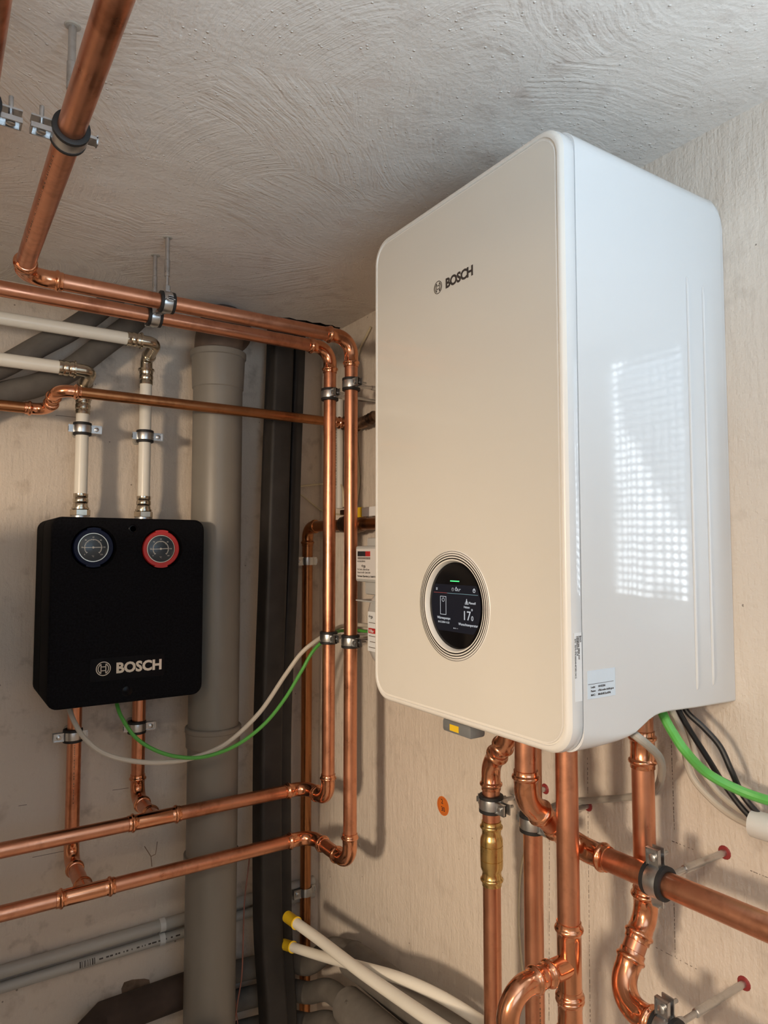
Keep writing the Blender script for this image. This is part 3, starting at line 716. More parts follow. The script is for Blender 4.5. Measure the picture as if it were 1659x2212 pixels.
# ---- aged branch across the drain to the valve on the boiler wall
zm = atL(450, 880, .2).z
mid = empty('copper_pipe', Vector((-.4, -.2, zm)), 'thin aged copper pipe running across the grey drain pipe', 'pipe')
xe = along(Vector((-.5, -.2, zm)), EX, px=122).x
pd = Vector((xe, -.2, zm)); pe = along(Vector((xe, -.10, zm - .05)), EZ, py=886)
pipe_run(mid, [Vector((-.045, -.2, zm)), pd, pe, Vector((-.86, -.10, pe.z))], r22, .026, .018, 'copper_aged')
sleeve(mid, Vector((-.062, -.2, zm)), EX, r22, .016)
# ---- gas pipe in the corner
yC = -.032; xC = atL(664, 1250, .032).x
zc = along(Vector((xC, yC, Z0)), EZ, py=1138).z
gas = empty('copper_pipe', Vector((xC, yC, .3)), 'old brown copper pipe in the room corner, bent towards the meter', 'pipe')
pc = Vector((xC, yC, zc))
pipe_run(gas, [Vector((xC, yC, .28)), pc, Vector((xC, -.60, zc - .004))], r28 * .97, .030, .020, 'copper_aged', 'copper_aged')
m = MB(); vy = -.27
m.prof_axis(Vector((xC, vy + .055, zc)), -EY, [(0, .017), (.004, .0195), (.022, .0195), (.026, .023), (.060, .023), (.066, .0195), (.085, .0195), (.09, .017)], 20); gv = m.build('valve_body', 'bronze_dark', gas)
m = MB().box((xC - .012, vy - .02, zc + .022), (xC + .012, vy + .05, zc + .034), None, .002); m.cyl((xC, vy + .01, zc + .015), (xC, vy + .01, zc + .030), .008, 12); m.build('valve_lever', 'bronze_dark', gas)
ty = along(Vector((xC - .02, -.3, zc)), EY, px=772).y
MB().box((xC - .024, ty - .022, zc + .012), (xC - .018, ty, zc + .034)).build('yellow_tag', 'cap_yellow', gas, smooth=0)
MB().box((xC - .022, ty - .10, zc + .013), (xC - .0185, ty - .022, zc + .033)).build('white_tag', 'label_white', gas, smooth=0)
# ---- pipes below the unit
zbot = .30
D1 = Vector((-.12, -.803, 0)); D2 = Vector((-.12, -.893, 0)); D3 = Vector((-.188, -1.021, 0)); D4 = Vector((-.10, -1.069, 0))
zD1 = along(Vector((-.12, -.803, Z0)), EZ, py=1652).z
d1 = empty('copper_pipe', Vector((-.12, -.803, zbot)), 'copper pipe with brass check valve below the unit', 'pipe')
pb = Vector((-.12, -.803, zD1)); q = pb + Vector((-.012, -.056, .060))
pipe_run(d1, [Vector((-.12, -.803, zbot)), pb, q, Vector((q.x, q.y, Z0 + ZB + .004)) if q.z < Z0 + ZB - .02 else q + (q - pb).normalized() * .03], r28, .036, .024)
za, zb_ = along(Vector((-.12, -.803, Z0)), EZ, py=1772).z, along(Vector((-.12, -.803, Z0)), EZ, py=1912).z
h = za - zb_
pr = [(t, r28 + e) for t, e in socket_prof(.022)] + [(.026, r28 + .0030), (.030, r28 + .0036), (h * .40, r28 + .0038), (h * .405, r28 + .0030), (h * .415, r28 + .0030), (h * .42, r28 + .0038), (h * .62, r28 + .0038), (h * .625, r28 + .0030), (h * .635, r28 + .0030), (h * .64, r28 + .0038), (h - .030, r28 + .0036), (h - .026, r28 + .003)] + [(h - t, r28 + e) for t, e in reversed(socket_prof(.022))]
MB().prof_axis(Vector((-.12, -.803, zb_)), EZ, pr, 28).build('check_valve', 'brass', d1, label='brass check valve')
d2 = empty('copper_pipe', Vector((-.12, -.893, zbot)), 'straight copper pipe behind the bent one, with a printed line', 'pipe')
tube(d2, Vector((-.12, -.893, zbot)), V(-.12, -.893, -.205), r28)
# thick return: down, 45 degrees to the wall, then along the wall to the right
fz1 = along(V(-.22, -.981, 0), EZ, py=1728).z
F0 = Vector((-.22, -.981, fz1)); Fy = -.992
F1 = Vector((-.14, Fy, fz1 - .072)); 
fr_ = empty('copper_pipe', F0, 'copper pipe that bends under the unit and runs right along the wall', 'pipe')
dF = (atR(1659, 2004, .14) - F1); dF.normalize()
pipe_run(fr_, [V(-.22, -.981, -.212), F0, F1, F1 + dF * .45], r28 * 1.02, .032, .024)
# front vertical with reducing tee
d3 = empty('copper_pipe', Vector((D3.x, D3.y, zbot)), 'front copper pipe below the unit with a side branch near the bottom', 'pipe')
zt_ = along(Vector((D3.x, D3.y, Z0)), EZ, py=2082).z
TT = Vector((D3.x, D3.y, zt_))
tube(d3, V(D3.x, D3.y, -.214), TT + Vector((0, 0, .03)), r28)
tee(d3, TT, EZ, Vector((-1, 0, 0)), r28, .0125, .052, .046)
zc2 = along(Vector((D3.x, D3.y, Z0)), EZ, py=2188).z
sleeve(d3, Vector((D3.x, D3.y, zc2)), EZ, r28, .030)
tube(d3, Vector((D3.x, D3.y, zbot)), TT - Vector((0, 0, .03)), r28)
bc = TT + Vector((-.105, 0, 0))
pipe_run(d3, [TT + Vector((-.03, 0, 0)), bc, Vector((bc.x, bc.y, zbot))], .0125, .032, .022)
# rear vertical with S-bend
d4 = empty('copper_pipe', Vector((D4.x, D4.y, Z0 - .25)), 'rear copper pipe with an S-bend that turns right near the bottom', 'pipe')
z1_ = along(Vector((D4.x, D4.y, Z0)), EZ, py=1975).z
pA = Vector((D4.x, D4.y, z1_)); pB = pA + Vector((-.060, .0, -.082)); 
dG = (atR(1480, 2225, .155) - atR(1395, 2178, .155)).normalized(); dG = Vector((0, -1, -.02)).normalized()
pipe_run(d4, [V(D4.x, D4.y, -.194), pA, pB, pB + dG * .35], r28, .034, .023)
zs = along(Vector((D4.x, D4.y, Z0)), EZ, py=1618).z
sleeve(d4, Vector((D4.x, D4.y, zs)), EZ, r28, .024)

# ================================================================== WHITE COMPOSITE PIPES WITH STEEL FITTINGS
r26 = .013
def press_sleeve(parent, a, d, l=.032, r=r26):
    d = Vector(d).normalized()
    MB().prof_axis(a, d, [(0, r + .0004), (.0006, r + .0018), (l * .22, r + .0018), (l * .27, r + .0008), (l * .35, r + .0022), (l * .55, r + .0022), (l * .62, r + .0008), (l * .70, r + .0020), (l * .85, r + .0020), (l * .87, r + .0045), (l * .97, r + .0045), (l, r + .001)], 24).build('press_sleeve', 'nickel', parent)
def comp_pipe(vx, epx, epy, hpx, hpy, label, yw=.080, yh=.145):
    v = atL(*vx, yw)
    H = atL(hpx, hpy, yh)
    top = along(Vector((v.x, -yw, Z0)), EZ, py=epy)
    o = empty('composite_pipe', Vector((v.x, -yw, Z0 + UT)), label, 'pipe')
    ce = Vector((v.x + .004, -yh, H.z))                       # elbow corner on the horizontal run
    cv = Vector((v.x, -yw, ce.z - .022))                      # elbow corner on the vertical
    # horizontal white tube
    s0 = ce - EX * .062
    MB().cyl(Vector((-1.0, -yh, ce.z)), s0 + EX * .004, r26, 24).build('tube', 'pipe_white', o)
    press_sleeve(o, s0, EX)
    m = MB(); pts, tl = arc_corner(ce, EX, (cv - ce), .016, 8)
    path = [s0 + EX * .03] + pts + [cv - (cv - ce).normalized() * .012]
    m.sweep(path, [.0125] * len(path), 20); m.build('elbow', 'nickel', o)
    m = MB(); pts, tl = arc_corner(cv, (cv - ce), -EZ, .014, 8)
    path = [cv - (cv - ce).normalized() * .024] + pts + [cv - EZ * .022]
    m.sweep(path, [.0130] * len(path), 20)
    m.prof_axis(cv - (cv - ce).normalized() * .020, (cv - ce), [(0, .0130), (.0005, .0152), (.006, .0152), (.0065, .013)], 20)
    m.build('elbow', 'nickel', o)
    st_ = cv - EZ * .020
    press_sleeve(o, st_ - EZ * .036, EZ, .036)
    bt = V(v.x, -yw, UT)
    MB().cyl(st_ - EZ * .030, bt + EZ * .050, r26, 24).build('tube', 'pipe_white', o)
    press_sleeve(o, bt + EZ * .056, -EZ, .034)
    m = MB(); m.prof_axis(bt, EZ, [(0, .0195), (.007, .0195), (.0072, .018), (.009, .018)], 24); m.build('union_ring', 'zinc', o)
    m = MB(); m.prof_axis(bt + EZ * .009, EZ, [(0, .0190), (.001, .0200), (.012, .0200), (.013, .019), (.0135, .0155), (.024, .0150)], 6); m.build('union_nut', 'nickel', o, smooth=15)
    return v
wRv = comp_pipe((312, 1000), 0, 760, 150, 711, 'white composite pipe with steel elbow standing nearest the grey drain')
wLv = comp_pipe((176, 1000), 0, 845, 80, 787, 'white composite pipe with steel elbow on the left of the pump station')

# ================================================================== CLAMPS
cp = along(c1, EY, py=287)
clamp(cp, EY, EZ, r28, CEIL - cp.z, 'steel clamp around the ceiling pipe in the upper left', ear=-1, plug='cable_grey')
cp2 = along(V(x2, -.8, ZU), EY, py=228)
clamp(cp2, EY, EZ, r28, CEIL - cp2.z, 'steel clamp cut by the left picture edge', ear=1, plug='cable_grey')
p = along(V(-.5, -.39, ZU), EX, px=360); clamp(p, EX, EZ, r28, CEIL - p.z, 'rubber-lined clamp hanging the upper copper pipe from the ceiling', ear=-1, plug='cable_grey')
p = along(V(-.5, -.30, ZU), EX, px=333); clamp(p, EX, EZ, r28, CEIL - p.z, 'rubber-lined clamp hanging the lower copper pipe from the ceiling', ear=-1, plug='cable_grey')
def vclamp(x, y, py, wall, label, **kw):
    p = along(Vector((x, y, Z0)), EZ, py=py); d = -p.x if wall == 'R' else -p.y
    return clamp(p, EZ, EX if wall == 'R' else EY, kw.pop('r', r28), d, label, **kw)
vclamp(xA, -.30, 853, 'R', 'upper clamp on the left one of the twin copper verticals', ear=-1, plug='cable_grey')
vclamp(xB, -.39, 831, 'R', 'upper clamp on the right one of the twin copper verticals', ear=-1, plug='cable_grey')
vclamp(xA, -.30, 1377, 'R', 'lower clamp on the left one of the twin copper verticals', ear=-1, plug='cable_grey')
vclamp(xB, -.39, 1385, 'R', 'lower clamp on the right one of the twin copper verticals', ear=-1, plug='cable_grey')
vclamp(wLv.x, -.080, 927, 'L', 'clamp on the left white composite pipe', ear=-1, r=r26, plug='cable_grey')
vclamp(wRv.x, -.080, 943, 'L', 'clamp on the white composite pipe beside the drain', ear=-1, r=r26, plug='cable_grey')
vclamp(e1.x, -EO, 1588, 'L', 'clamp on the left copper outlet under the black pump station', ear=1, plug='cable_grey')
vclamp(e2.x, -EO, 1570, 'L', 'clamp on the right copper outlet under the black pump station', ear=-1, plug='cable_grey')
vclamp(xC, yC, 1212, 'L', 'plain steel clamp high on the old corner pipe', ear=1, rubber=False, plug='cable_grey', r=r28 + .001, w=.010)
vclamp(xC, yC, 1924, 'L', 'plain steel clamp low on the old corner pipe', ear=1, rubber=False, plug='cable_grey', r=r28 + .001, w=.010)
vclamp(-.12, -.803, 1735, 'R', 'rubber-lined clamp just above the brass check valve', ear=-1, plug='plug_red')
vclamp(-.12, -.893, 1776, 'R', 'clamp on the rear copper pipe half hidden by the bend', ear=-1, plug='plug_red')
p = F1 + dF * ((-1.116 - F1.y) / dF.y); clamp(p, dF, EX, r28 * 1.02, -p.x, 'large clamp on the copper pipe running right along the wall', ear=1, plug='plug_red')
p = pB + dG * ((-1.137 - pB.y) / dG.y); clamp(p, dG, EX, r28, -p.x, 'clamp on the lowest copper pipe in the bottom right', ear=1, plug='plug_red')

# ================================================================== DRAIN PIPE
DX, DY, DRR = -.333, -.130, .055
dr = empty('drain_pipe', Vector((DX, DY, 0.2)), 'thick grey plastic drain pipe standing in front of the left wall', 'drain pipe')
dz = lambda py: along(Vector((DX, DY, Z0)), EZ, py=py).z
def dpart(name, prof, mat): return MB().prof_axis(Vector((DX, DY, 0)), EZ, prof, 48).build(name, mat, dr)
dpart('lower_tube', [(.2, DRR), (dz(1840), DRR)], 'drain_grey')
dpart('middle_tube', [(dz(1842), DRR), (dz(1585), DRR)], 'drain_grey')
dpart('upper_tube', [(dz(1590), DRR), (dz(800), DRR)], 'drain_grey')
def collar(z0, z1): return dpart('socket', [(z0, DRR + .0005), (z0 + .004, DRR + .0035), (z0 + .022, DRR + .0035), (z0 + .028, DRR + .0045), (z1 - .012, DRR + .0045), (z1 - .010, DRR + .0062), (z1 - .002, DRR + .0062), (z1, DRR + .0045), (z1 + .0005, DRR)], 'drain_socket')
collar(dz(1612), dz(1566))
z = dz(1845)
dpart('pipe_bracket', [(z - .006, DRR + .001), (z - .006, DRR + .0045), (z + .006, DRR + .0045), (z + .006, DRR + .001)], 'drain_socket')
dpart('seal_line', [(dz(1601) - .0006, DRR + .0006), (dz(1601) + .0006, DRR + .0006)], 'seal_white')
zt1, zt0 = dz(762), dz(815)
dpart('socket', [(zt0 - .03, DRR + .0003), (zt0 - .028, DRR + .002), (zt0 + .012, DRR + .0035), (zt1 - .016, DRR + .0045), (zt1 - .014, DRR + .0075), (zt1 - .002, DRR + .0075), (zt1, DRR + .005)], 'drain_grey')
tp = Vector((DX, DY, zt1 - .002))
path = [tp] + [tp + Vector((.05 * (1 - math.cos(R_(a))) * .9, .07 * (1 - math.cos(R_(a))), .085 * math.sin(R_(a)))) for a in range(10, 91, 10)]
path += [path[-1] + Vector((.02, .03, 0))]
MB().sweep(path, [DRR - .001] * len(path), 36).build('bend', 'drain_brown', dr)
bz = dz(2215)
path = [Vector((DX - .03, DY - .03, bz - .10)), Vector((DX - .035, DY - .045, bz - .03)), Vector((DX - .02, DY - .05, bz + .005)), Vector((DX - .012, DY - .045, bz + .022)), Vector((DX - .008, DY - .04, bz + .028))]
MB().sweep(path, [.052, .054, .050, .038, .012], 32).build('branch_socket', 'drain_socket', dr)

# ================================================================== BLACK RISERS BEHIND
def rprof(w_, d_, r=.35, n=4):
    out = []; rr = min(w_, d_) * r
    for cx, cy, a0 in ((w_ - rr, d_ - rr, 0), (-w_ + rr, d_ - rr, 90), (-w_ + rr, -d_ + rr, 180), (w_ - rr, -d_ + rr, 270)):
        for i in range(n + 1):
            a = R_(a0 + 90 * i / n); out.append((cx + rr * math.cos(a), cy + rr * math.sin(a)))
    return out
def riser(pxs, dL, hw, hd, label, ztop=None):
    pts = [atL(x, y, (dL - .048, dL - .044, dL - .02, dL)[min(q_, 3)]) for q_, (x, y) in enumerate(pxs)]
    if ztop: pts[0].z = ztop
    m = MB(); m.sweep(catmull(pts, 4), 1.0, prof=rprof(hw, hd), up=EX)
    return m.build('wrapped_riser', 'wrap_black', None, label=label, category='riser', group='black risers in the corner')
riser([(606, 690), (605, 760), (596, 1000), (589, 1240), (580, 1500), (577, 1700), (578, 1990), (588, 2150), (592, 2230), (598, 2330)], .125, .0265, .030, 'wide black wrapped riser right of the grey drain', CEIL + .04)
riser([(643, 690), (643, 760), (634, 1000), (627, 1240), (614, 1500), (611, 1700), (613, 1990), (622, 2150), (625, 2230), (632, 2330)], .112, .0145, .018, 'narrow black wrapped riser against the wide one', CEIL + .04)

# ================================================================== INSULATED HOSES
def hose(name, pts, r, mat, label, cat='hose', group=None, n=8, seg=20, rad=None):
    p = catmull(pts, n)
    m = MB(); m.sweep(p, r if rad is None else rad, seg)
    t = {'label': label, 'category': cat}
    if group: t['group'] = group
    return m.build(name, mat, None, **t)
G = 'foam hoses upper left'
hose('insulated_hose', [atL(-140, 842, .075), atL(-60, 815, .075), atL(10, 790, .075), atL(87, 747, .075), atL(150, 714, .075), atL(212, 672, .075), atL(262, 628, .075)], .0225, 'foam_grey', 'upper grey foam hose rising behind the white pipes', group=G)
hose('insulated_hose', [atL(-120, 905, .055), atL(-60, 878, .055), atL(10, 850, .055), atL(80, 832, .055), atL(150, 800, .055), atL(215, 752, .055), atL(285, 698, .055), atL(345, 638, .055)], .0245, 'foam_grey', 'lower grey foam hose rising behind the white pipes', group=G)
# bundle behind the drain and round the corner
G = 'foam hoses near the floor'
zT1 = atL(640, 2066, .06).z; zT3 = atL(637, 2128, .06).z; zT5 = atL(640, 2192, .06).z
def bundle(z, r, tail, label, mat='foam_grey', x0=-.62):
    hose('insulated_hose', [Vector((x0, -.036, z)), Vector((-.25, -.036, z)), Vector((-.19, -.045, z)), Vector((-.148, -.056, z)), Vector((-.108, -.074, z)), Vector((-.078, -.105, z))] + tail, r, mat, label, group=G)
bundle(zT1, .024, [atR(712, 2051, .072), atR(742, 2054, .072), atR(768, 2060, .075)], 'topmost grey foam hose bending round the corner behind the risers', x0=-.30)
hose('insulated_hose', [atR(762, 2072, .095), atR(800, 2098, .095), atR(860, 2146, .095), atR(960, 2226, .095), atR(1040, 2290, .095)], .034, 'foam_grey', 'thick grey foam sleeve slanting down behind the white pipes', group=G)
bundle(zT3, .0235, [atR(705, 2138, .072), atR(735, 2156, .074), atR(775, 2190, .08), atR(830, 2240, .09)], 'middle grey foam hose bending round the corner', x0=-.30)
hose('insulated_hose', [atR(752, 2172, .15), atR(790, 2204, .155), atR(850, 2256, .16), atR(920, 2314, .165)], .034, 'foam_grey', 'thick grey foam sleeve in front at the bottom edge', group=G)
bundle(zT5, .022, [atR(705, 2206, .072), atR(735, 2222, .074), atR(790, 2260, .08)], 'lowest grey foam hose bending round the corner', x0=-.30)
# large dirty insulated pipe with mitred corner in the bottom left
zq = atL(300, 2176, .037).z
m = MB(); a_ = Vector((-.545, -.09, zq))
path = [Vector((-.30, -.037, zq + .004)), Vector((-.535, -.037, zq)), Vector((-.575, -.075, zq - .002)), Vector((-.60, -.23, zq - .03)), Vector((-.605, -.31, zq - .10))]
m.sweep(path, [.0355] * 5, 16); m.build('insulated_hose', 'foam_rusty', None, label='thick rusty brown insulated pipe with a mitred corner, bottom left', category='hose')

# white pipes with yellow caps
def capped(pts, r, label):
    pts = [Vector(p) for p in pts]; c = catmull(pts, 10)
    o = empty('capped_pipe', pts[-1], label, 'pipe', 'white pipes with yellow caps')
    MB().sweep(c, r, 22).build('tube', 'pipe_white', o)
    d = (c[1] - c[0]).normalized()
    MB().prof_axis(c[0] - d * .003, d, [(0, r + .0002), (.0008, r + .0014), (.040, r + .0014), (.0415, r + .0024), (.043, r + .0024), (.0435, r)], 24).build('end_cap', 'cap_yellow', o)
def atD(px, py, rho):
    q = ray(px, py); return CAM + q * (rho / math.hypot(q.x, q.y))
capped([atD(622, 1981, 1.62), atD(690, 2030, 1.50), atD(770, 2092, 1.36), atD(850, 2148, 1.25), atD(950, 2216, 1.13), atD(1040, 2275, 1.05)], .0110, 'white pipe with the upper yellow cap')
capped([atD(614, 2040, 1.66), atR(690, 2064, .150), atR(770, 2086, .148), atR(860, 2112, .142), atR(950, 2152, .12), atR(1040, 2208, .095), atR(1110, 2262, .085)], .0100, 'white pipe with the lower yellow cap')

# ================================================================== CONDUITS AND CABLES
def rod_obj(name, a, b, r, mat, label, cat, group=None, seg=20):
    m = MB(); m.cyl(a, b, r, seg); t = {'label': label, 'category': cat}
    if group: t['group'] = group
    return m.build(name, mat, None, **t)
zc1 = atL(200, 2043, .016).z; zc2_ = atL(200, 2071, .016).z
G = 'wall conduits'
cA = rod_obj('conduit', Vector((-.98, -.0135, zc1)), Vector((-.02, -.0135, zc1)), .0125, 'conduit_grey', 'upper grey conduit low on the left wall', 'conduit', G)
cB = rod_obj('conduit', Vector((-.98, -.0135, zc2_ - .004)), Vector((-.02, -.0135, zc2_ - .004)), .0110, 'conduit_grey', 'lower grey conduit with printed barcode low on the left wall', 'conduit', G)
# print on the lower conduit: a run of bars, then dashes
def on_cond(x0, x1, lo, hi, name):
    m = MB(); rr = .0111; zc_ = zc2_ - .004
    P = lambda x, a: Vector((x, -.0135 - rr * math.cos(R_(a)), zc_ + rr * math.sin(R_(a))))
    Q = lambda x, a: Vector((x, -.0135 - (rr + .0002) * math.cos(R_(a)), zc_ + (rr + .0002) * math.sin(R_(a))))
    for x_0, x_1 in zip(x0, x1):
      for h_ in range(6):
        LO, HI = lo, hi; lo_, hi_ = LO + (HI - LO) * h_ / 6, LO + (HI - LO) * (h_ + 1) / 6
        m.add([P(x_0, lo_), P(x_1, lo_), P(x_1, hi_), P(x_0, hi_), Q(x_0, lo_), Q(x_1, lo_), Q(x_1, hi_), Q(x_0, hi_)], [(4, 5, 6, 7), (0, 1, 5, 4), (3, 7, 6, 2), (0, 4, 7, 3), (1, 2, 6, 5)])
    m.build(name, 'ink', cB, smooth=0)
xs0 = []; x_ = atL(170, 2077, .013).x; xe_ = atL(206, 2068, .013).x
while x_ < xe_: xs0.append(x_); x_ += random.choice((.0026, .0034, .0044))
on_cond(xs0, [x + random.choice((.0013, .0018, .0026)) for x in xs0], -20, 45, 'barcode_print')
xs0 = []; x_ = atL(212, 2066, .013).x; xe_ = atL(386, 2022, .013).x
while x_ < xe_: xs0.append(x_); x_ += random.choice((.006, .008, .011))
on_cond(xs0, [x + random.choice((.002, .004, .006)) for x in xs0], 8, 24, 'line_print')
cx = atL(350, 2003, .014).x
cl = empty('conduit_clip', Vector((cx, -.002, zc2_)), 'small white clip holding both conduits left of the drain', 'clip')
for zc_, rr in ((zc1, .0125), (zc2_ - .004, .0110)):
    m = MB(); m.ring(Vector((cx - .006, -.0135, zc_)), EX, [(0, rr + .0002), (0, rr + .0018), (.012, rr + .0018), (.012, rr + .0002)], 24); m.build('clip_ring', 'conduit_white', cl)
# vertical thin conduit on the boiler wall, behind the copper verticals
pz0, pz1 = atR(733, 1098, .014), atR(737, 862, .014)
vc = rod_obj('conduit', Vector((-.014, pz0.y, pz0.z)), Vector((-.014, pz0.y, pz1.z)), .0085, 'conduit_white', 'short pale vertical conduit behind the twin copper verticals', 'conduit')
m = MB()
for i in range(26):
    z_ = pz0.z + .05 + i * .007; m.box((-.0230, pz0.y + .0015, z_), (-.0224, pz0.y + .004, z_ + random.choice((.002, .0035, .005))))
m.build('line_print', 'ink', vc, smooth=0)
def cable(pts, r, mat, label, name='cable', group=None): return hose(name, pts, r, mat, label, 'cable', group, 10, 10)
cable([atL(150, 1532, .15), atL(160, 1558, .17), atL(182, 1594, .20), atL(222, 1626, .22), atL(280, 1643, .235), atL(350, 1647, .245), atL(420, 1636, .255), atL(490, 1605, .26), atL(560, 1540, .26), atL(615, 1460, .255), atL(650, 1412, .26), atL(682, 1385, .265), atR(718, 1362, .10), atR(742, 1352, .05), atR(775, 1350, .02), atR(800, 1352, .012)], .0048, 'cable_beige', 'beige cable sagging from the pump station to the twin verticals')
cable([atL(252, 1520, .17), atL(262, 1548, .19), atL(290, 1590, .215), atL(330, 1618, .235), atL(380, 1634, .255), atL(440, 1635, .27), atL(510, 1610, .275), atL(570, 1565, .275), atL(615, 1510, .27), atL(650, 1452, .265), atL(680, 1402, .265), atR(722, 1368, .10), atR(745, 1362, .05), atR(775, 1362, .02), atR(800, 1366, .012)], .0038, 'cable_green', 'green cable sagging from the pump station to the twin verticals')
G = 'cables leaving the unit'
cable([atR(1424, 1522, .115), atR(1436, 1551, .12), atR(1452, 1580, .12), atR(1480, 1622, .12), atR(1525, 1668, .09), atR(1590, 1704, .07), atR(1659, 1729, .06), atR(1760, 1755, .06)], .0058, 'cable_green_bright', 'bright green cable leaving the unit to the right', group=G)
cable([atR(1456, 1512, .08), atR(1470, 1543, .08), atR(1495, 1585, .07), atR(1530, 1640, .06), atR(1560, 1688, .05), atR(1600, 1742, .05), atR(1632, 1774, .05), atR(1650, 1784, .05)], .0036, 'cable_black', 'lower black cable leaving the unit to the conduit end', group=G)
cable([atR(1472, 1512, .07), atR(1486, 1540, .07), atR(1520, 1572, .065), atR(1555, 1612, .06), atR(1580, 1665, .06), atR(1605, 1718, .05), atR(1640, 1760, .05), atR(1655, 1770, .05)], .0036, 'cable_black', 'upper black cable leaving the unit to the conduit end', group=G)
cable([atR(1444, 1520, .11), atR(1458, 1550, .10), atR(1476, 1590, .06), atR(1482, 1640, .035), atR(1500, 1686, .03), atR(1545, 1735, .03), atR(1590, 1768, .035), atR(1632, 1788, .045), atR(1650, 1794, .05)], .0042, 'cable_beige', 'grey-beige cable hugging the wall below the green one', group=G)
cable([atR(1464, 1525, .08), atR(1478, 1556, .06), atR(1495, 1605, .03), atR(1512, 1655, .022), atR(1550, 1710, .022), atR(1595, 1748, .03), atR(1636, 1768, .045), atR(1650, 1774, .05)], .0036, 'cable_beige', 'thin beige cable along the wall between the black ones', group=G)
cable([atR(1362, 1580, .19), atR(1380, 1594, .19), atR(1402, 1612, .17), atR(1424, 1636, .13), atR(1430, 1665, .09), atR(1420, 1700, .05), atR(1395, 1716, .03), atR(1350, 1723, .015), atR(1290, 1728, .012), atR(1230, 1733, .014), atR(1192, 1744, .016), atR(1180, 1765, .016)], .0050, 'cable_grey', 'grey cable looping round the rear pipe and along the wall')
cable([atR(1140, 1830, .012), atR(1128, 1860, .008), atR(1122, 1920, .006), atR(1121, 2000, .006), atR(1128, 2090, .006), atR(1140, 2160, .006)], .0022, 'cable_cream', 'thin cream wire on the wall beside the pipe with the check valve')
ca = atR(1627, 1778, .050); cb_ = ca + Vector((0, -.30, .004))
m = MB(); m.ring(ca, (cb_ - ca), [(0, .0135), (0, .0155), (.3, .0155), (.3, .0135)], 28); m.build('conduit_end', 'conduit_white', None, label='pale conduit end that collects the black cables at the right edge', category='conduit', smooth=40)
# thin wires
cable([atR(801, 706, .004), atR(790, 728, .006), atR(776, 757, .007), atR(768, 800, .006), atR(766, 900, .005), atR(772, 980, .005), atR(775, 1040, .006), atR(770, 1085, .008)], .0030, 'cable_cream', 'cream wire coming out of a hole near the ceiling')
cable([atL(640, 1052, .03), atL(660, 1049, .02), atL(690, 1046, .012), atR(715, 1044, .010), atR(735, 1047, .012), atR(741, 1060, .022), atR(742, 1095, .022)], .0026, 'cable_cream', 'upper cream wire between the risers and the twin verticals')
cable([atL(640, 1062, .03), atL(660, 1076, .018), atL(690, 1100, .010), atR(712, 1108, .008), atR(740, 1112, .012)], .0022, 'cable_cream', 'lower cream wire between the risers and the twin verticals')
cable([atL(540, 1840, .06), atL(536, 1880, .08), atL(528, 1950, .09), atL(525, 2040, .10), atL(522, 2110, .10), atL(514, 2160, .10), atL(506, 2215, .10), atL(500, 2270, .10)], .0016, 'wire_red', 'thin red wire hanging between drain and riser')
cable([atL(502, 2110, .09), atL(508, 2160, .09), atL(514, 2215, .09), atL(520, 2260, .09)], .0012, 'wire_red', 'second very thin red wire at the bottom beside the drain')

# valve where the thin aged pipe meets the boiler wall
vv_ = empty('wall_valve', Vector((-.03, -.2, zm)), 'old bronze valve behind the twin copper verticals', 'valve')
m = MB(); m.prof_axis(Vector((-.046, -.2, zm)), EX, [(0, .013), (.003, .017), (.012, .017), (.016, .012), (.030, .012), (.034, .016), (.046, .016)], 18); m.build('flange', 'bronze_dark', vv_)
m = MB(); pv = [Vector((-.028, -.2, zm)), atR(775, 915, .03), atR(790, 910, .032), atR(812, 898, .036)]
m.sweep(catmull(pv, 6), [.011 + .003 * (i % 2) for i in range(19)], 14); m.build('body', 'bronze_dark', vv_)

# ================================================================== GAS METER (half hidden by the unit)
gm = empty('gas_meter', V(-.12, -.52, -.25), 'grey gas meter with counter window half hidden behind the white unit', 'meter')
XM = -.150
def yb(px, py=1200, d=.15): return atR(px, py, d).y
y1 = yb(766)
MB().box(V(-.148, y1 - .24, -.060), V(-.075, y1 + .000, .012), None, .004).build('register_box', 'meter_grey', gm, smooth=30)
MB().box(V(-.1495, y1 - .235, -.054), V(-.1475, y1 - .006, .006)).build('face_plate', 'meter_label', gm, smooth=0)
fp = gm.children[-1]
yy0 = y1 - .012
for i in range(8):
    MB().box(V(-.1503, yy0 - .0048 - i * .006, -.009), V(-.1496, yy0 - i * .006, .001)).build('counter_wheel', 'counter_dark' if i < 5 else 'counter_red', gm, smooth=0)
m = MB()
for i in range(16): m.box(V(-.1500, yy0 - .0016 - i * .003, -.0150), V(-.1496, yy0 - i * .003, -.0105))
m.build('print', 'pencil', gm, smooth=0)
text('print', '\u2022I\u2022ga', .0085, 'ink', frame(V(-.1498, yy0 - .014, -.0310), (0, -1, 0), EZ), gm, .0001, .0001)
for i, t_ in enumerate(('0123456789101', 'Vn 2 dm3  pmax 0,5 bar', 'Qmax 6 m3/h  Qmin 0,04', 'Hermann Pipersberg jr. GmbH Remscheid')):
    text('print', t_, .0046 if i < 3 else .0050, 'ink', frame(V(-.1498, yy0 + .001, (-.0205, -.0365, -.0425, -.0500)[i]), (0, -1, 0), EZ), gm, .0001, .0001 if i == 3 else 0)
MB().box(V(-.135, y1 - .09, .011), V(-.095, y1 - .022, .028), None, .003).build('top_port', 'meter_grey', gm, smooth=30)
MB().box(V(-.140, y1 - .14, -.085), V(-.085, y1 - .022, -.059), None, .004).build('lower_bracket', 'meter_grey', gm, smooth=30)
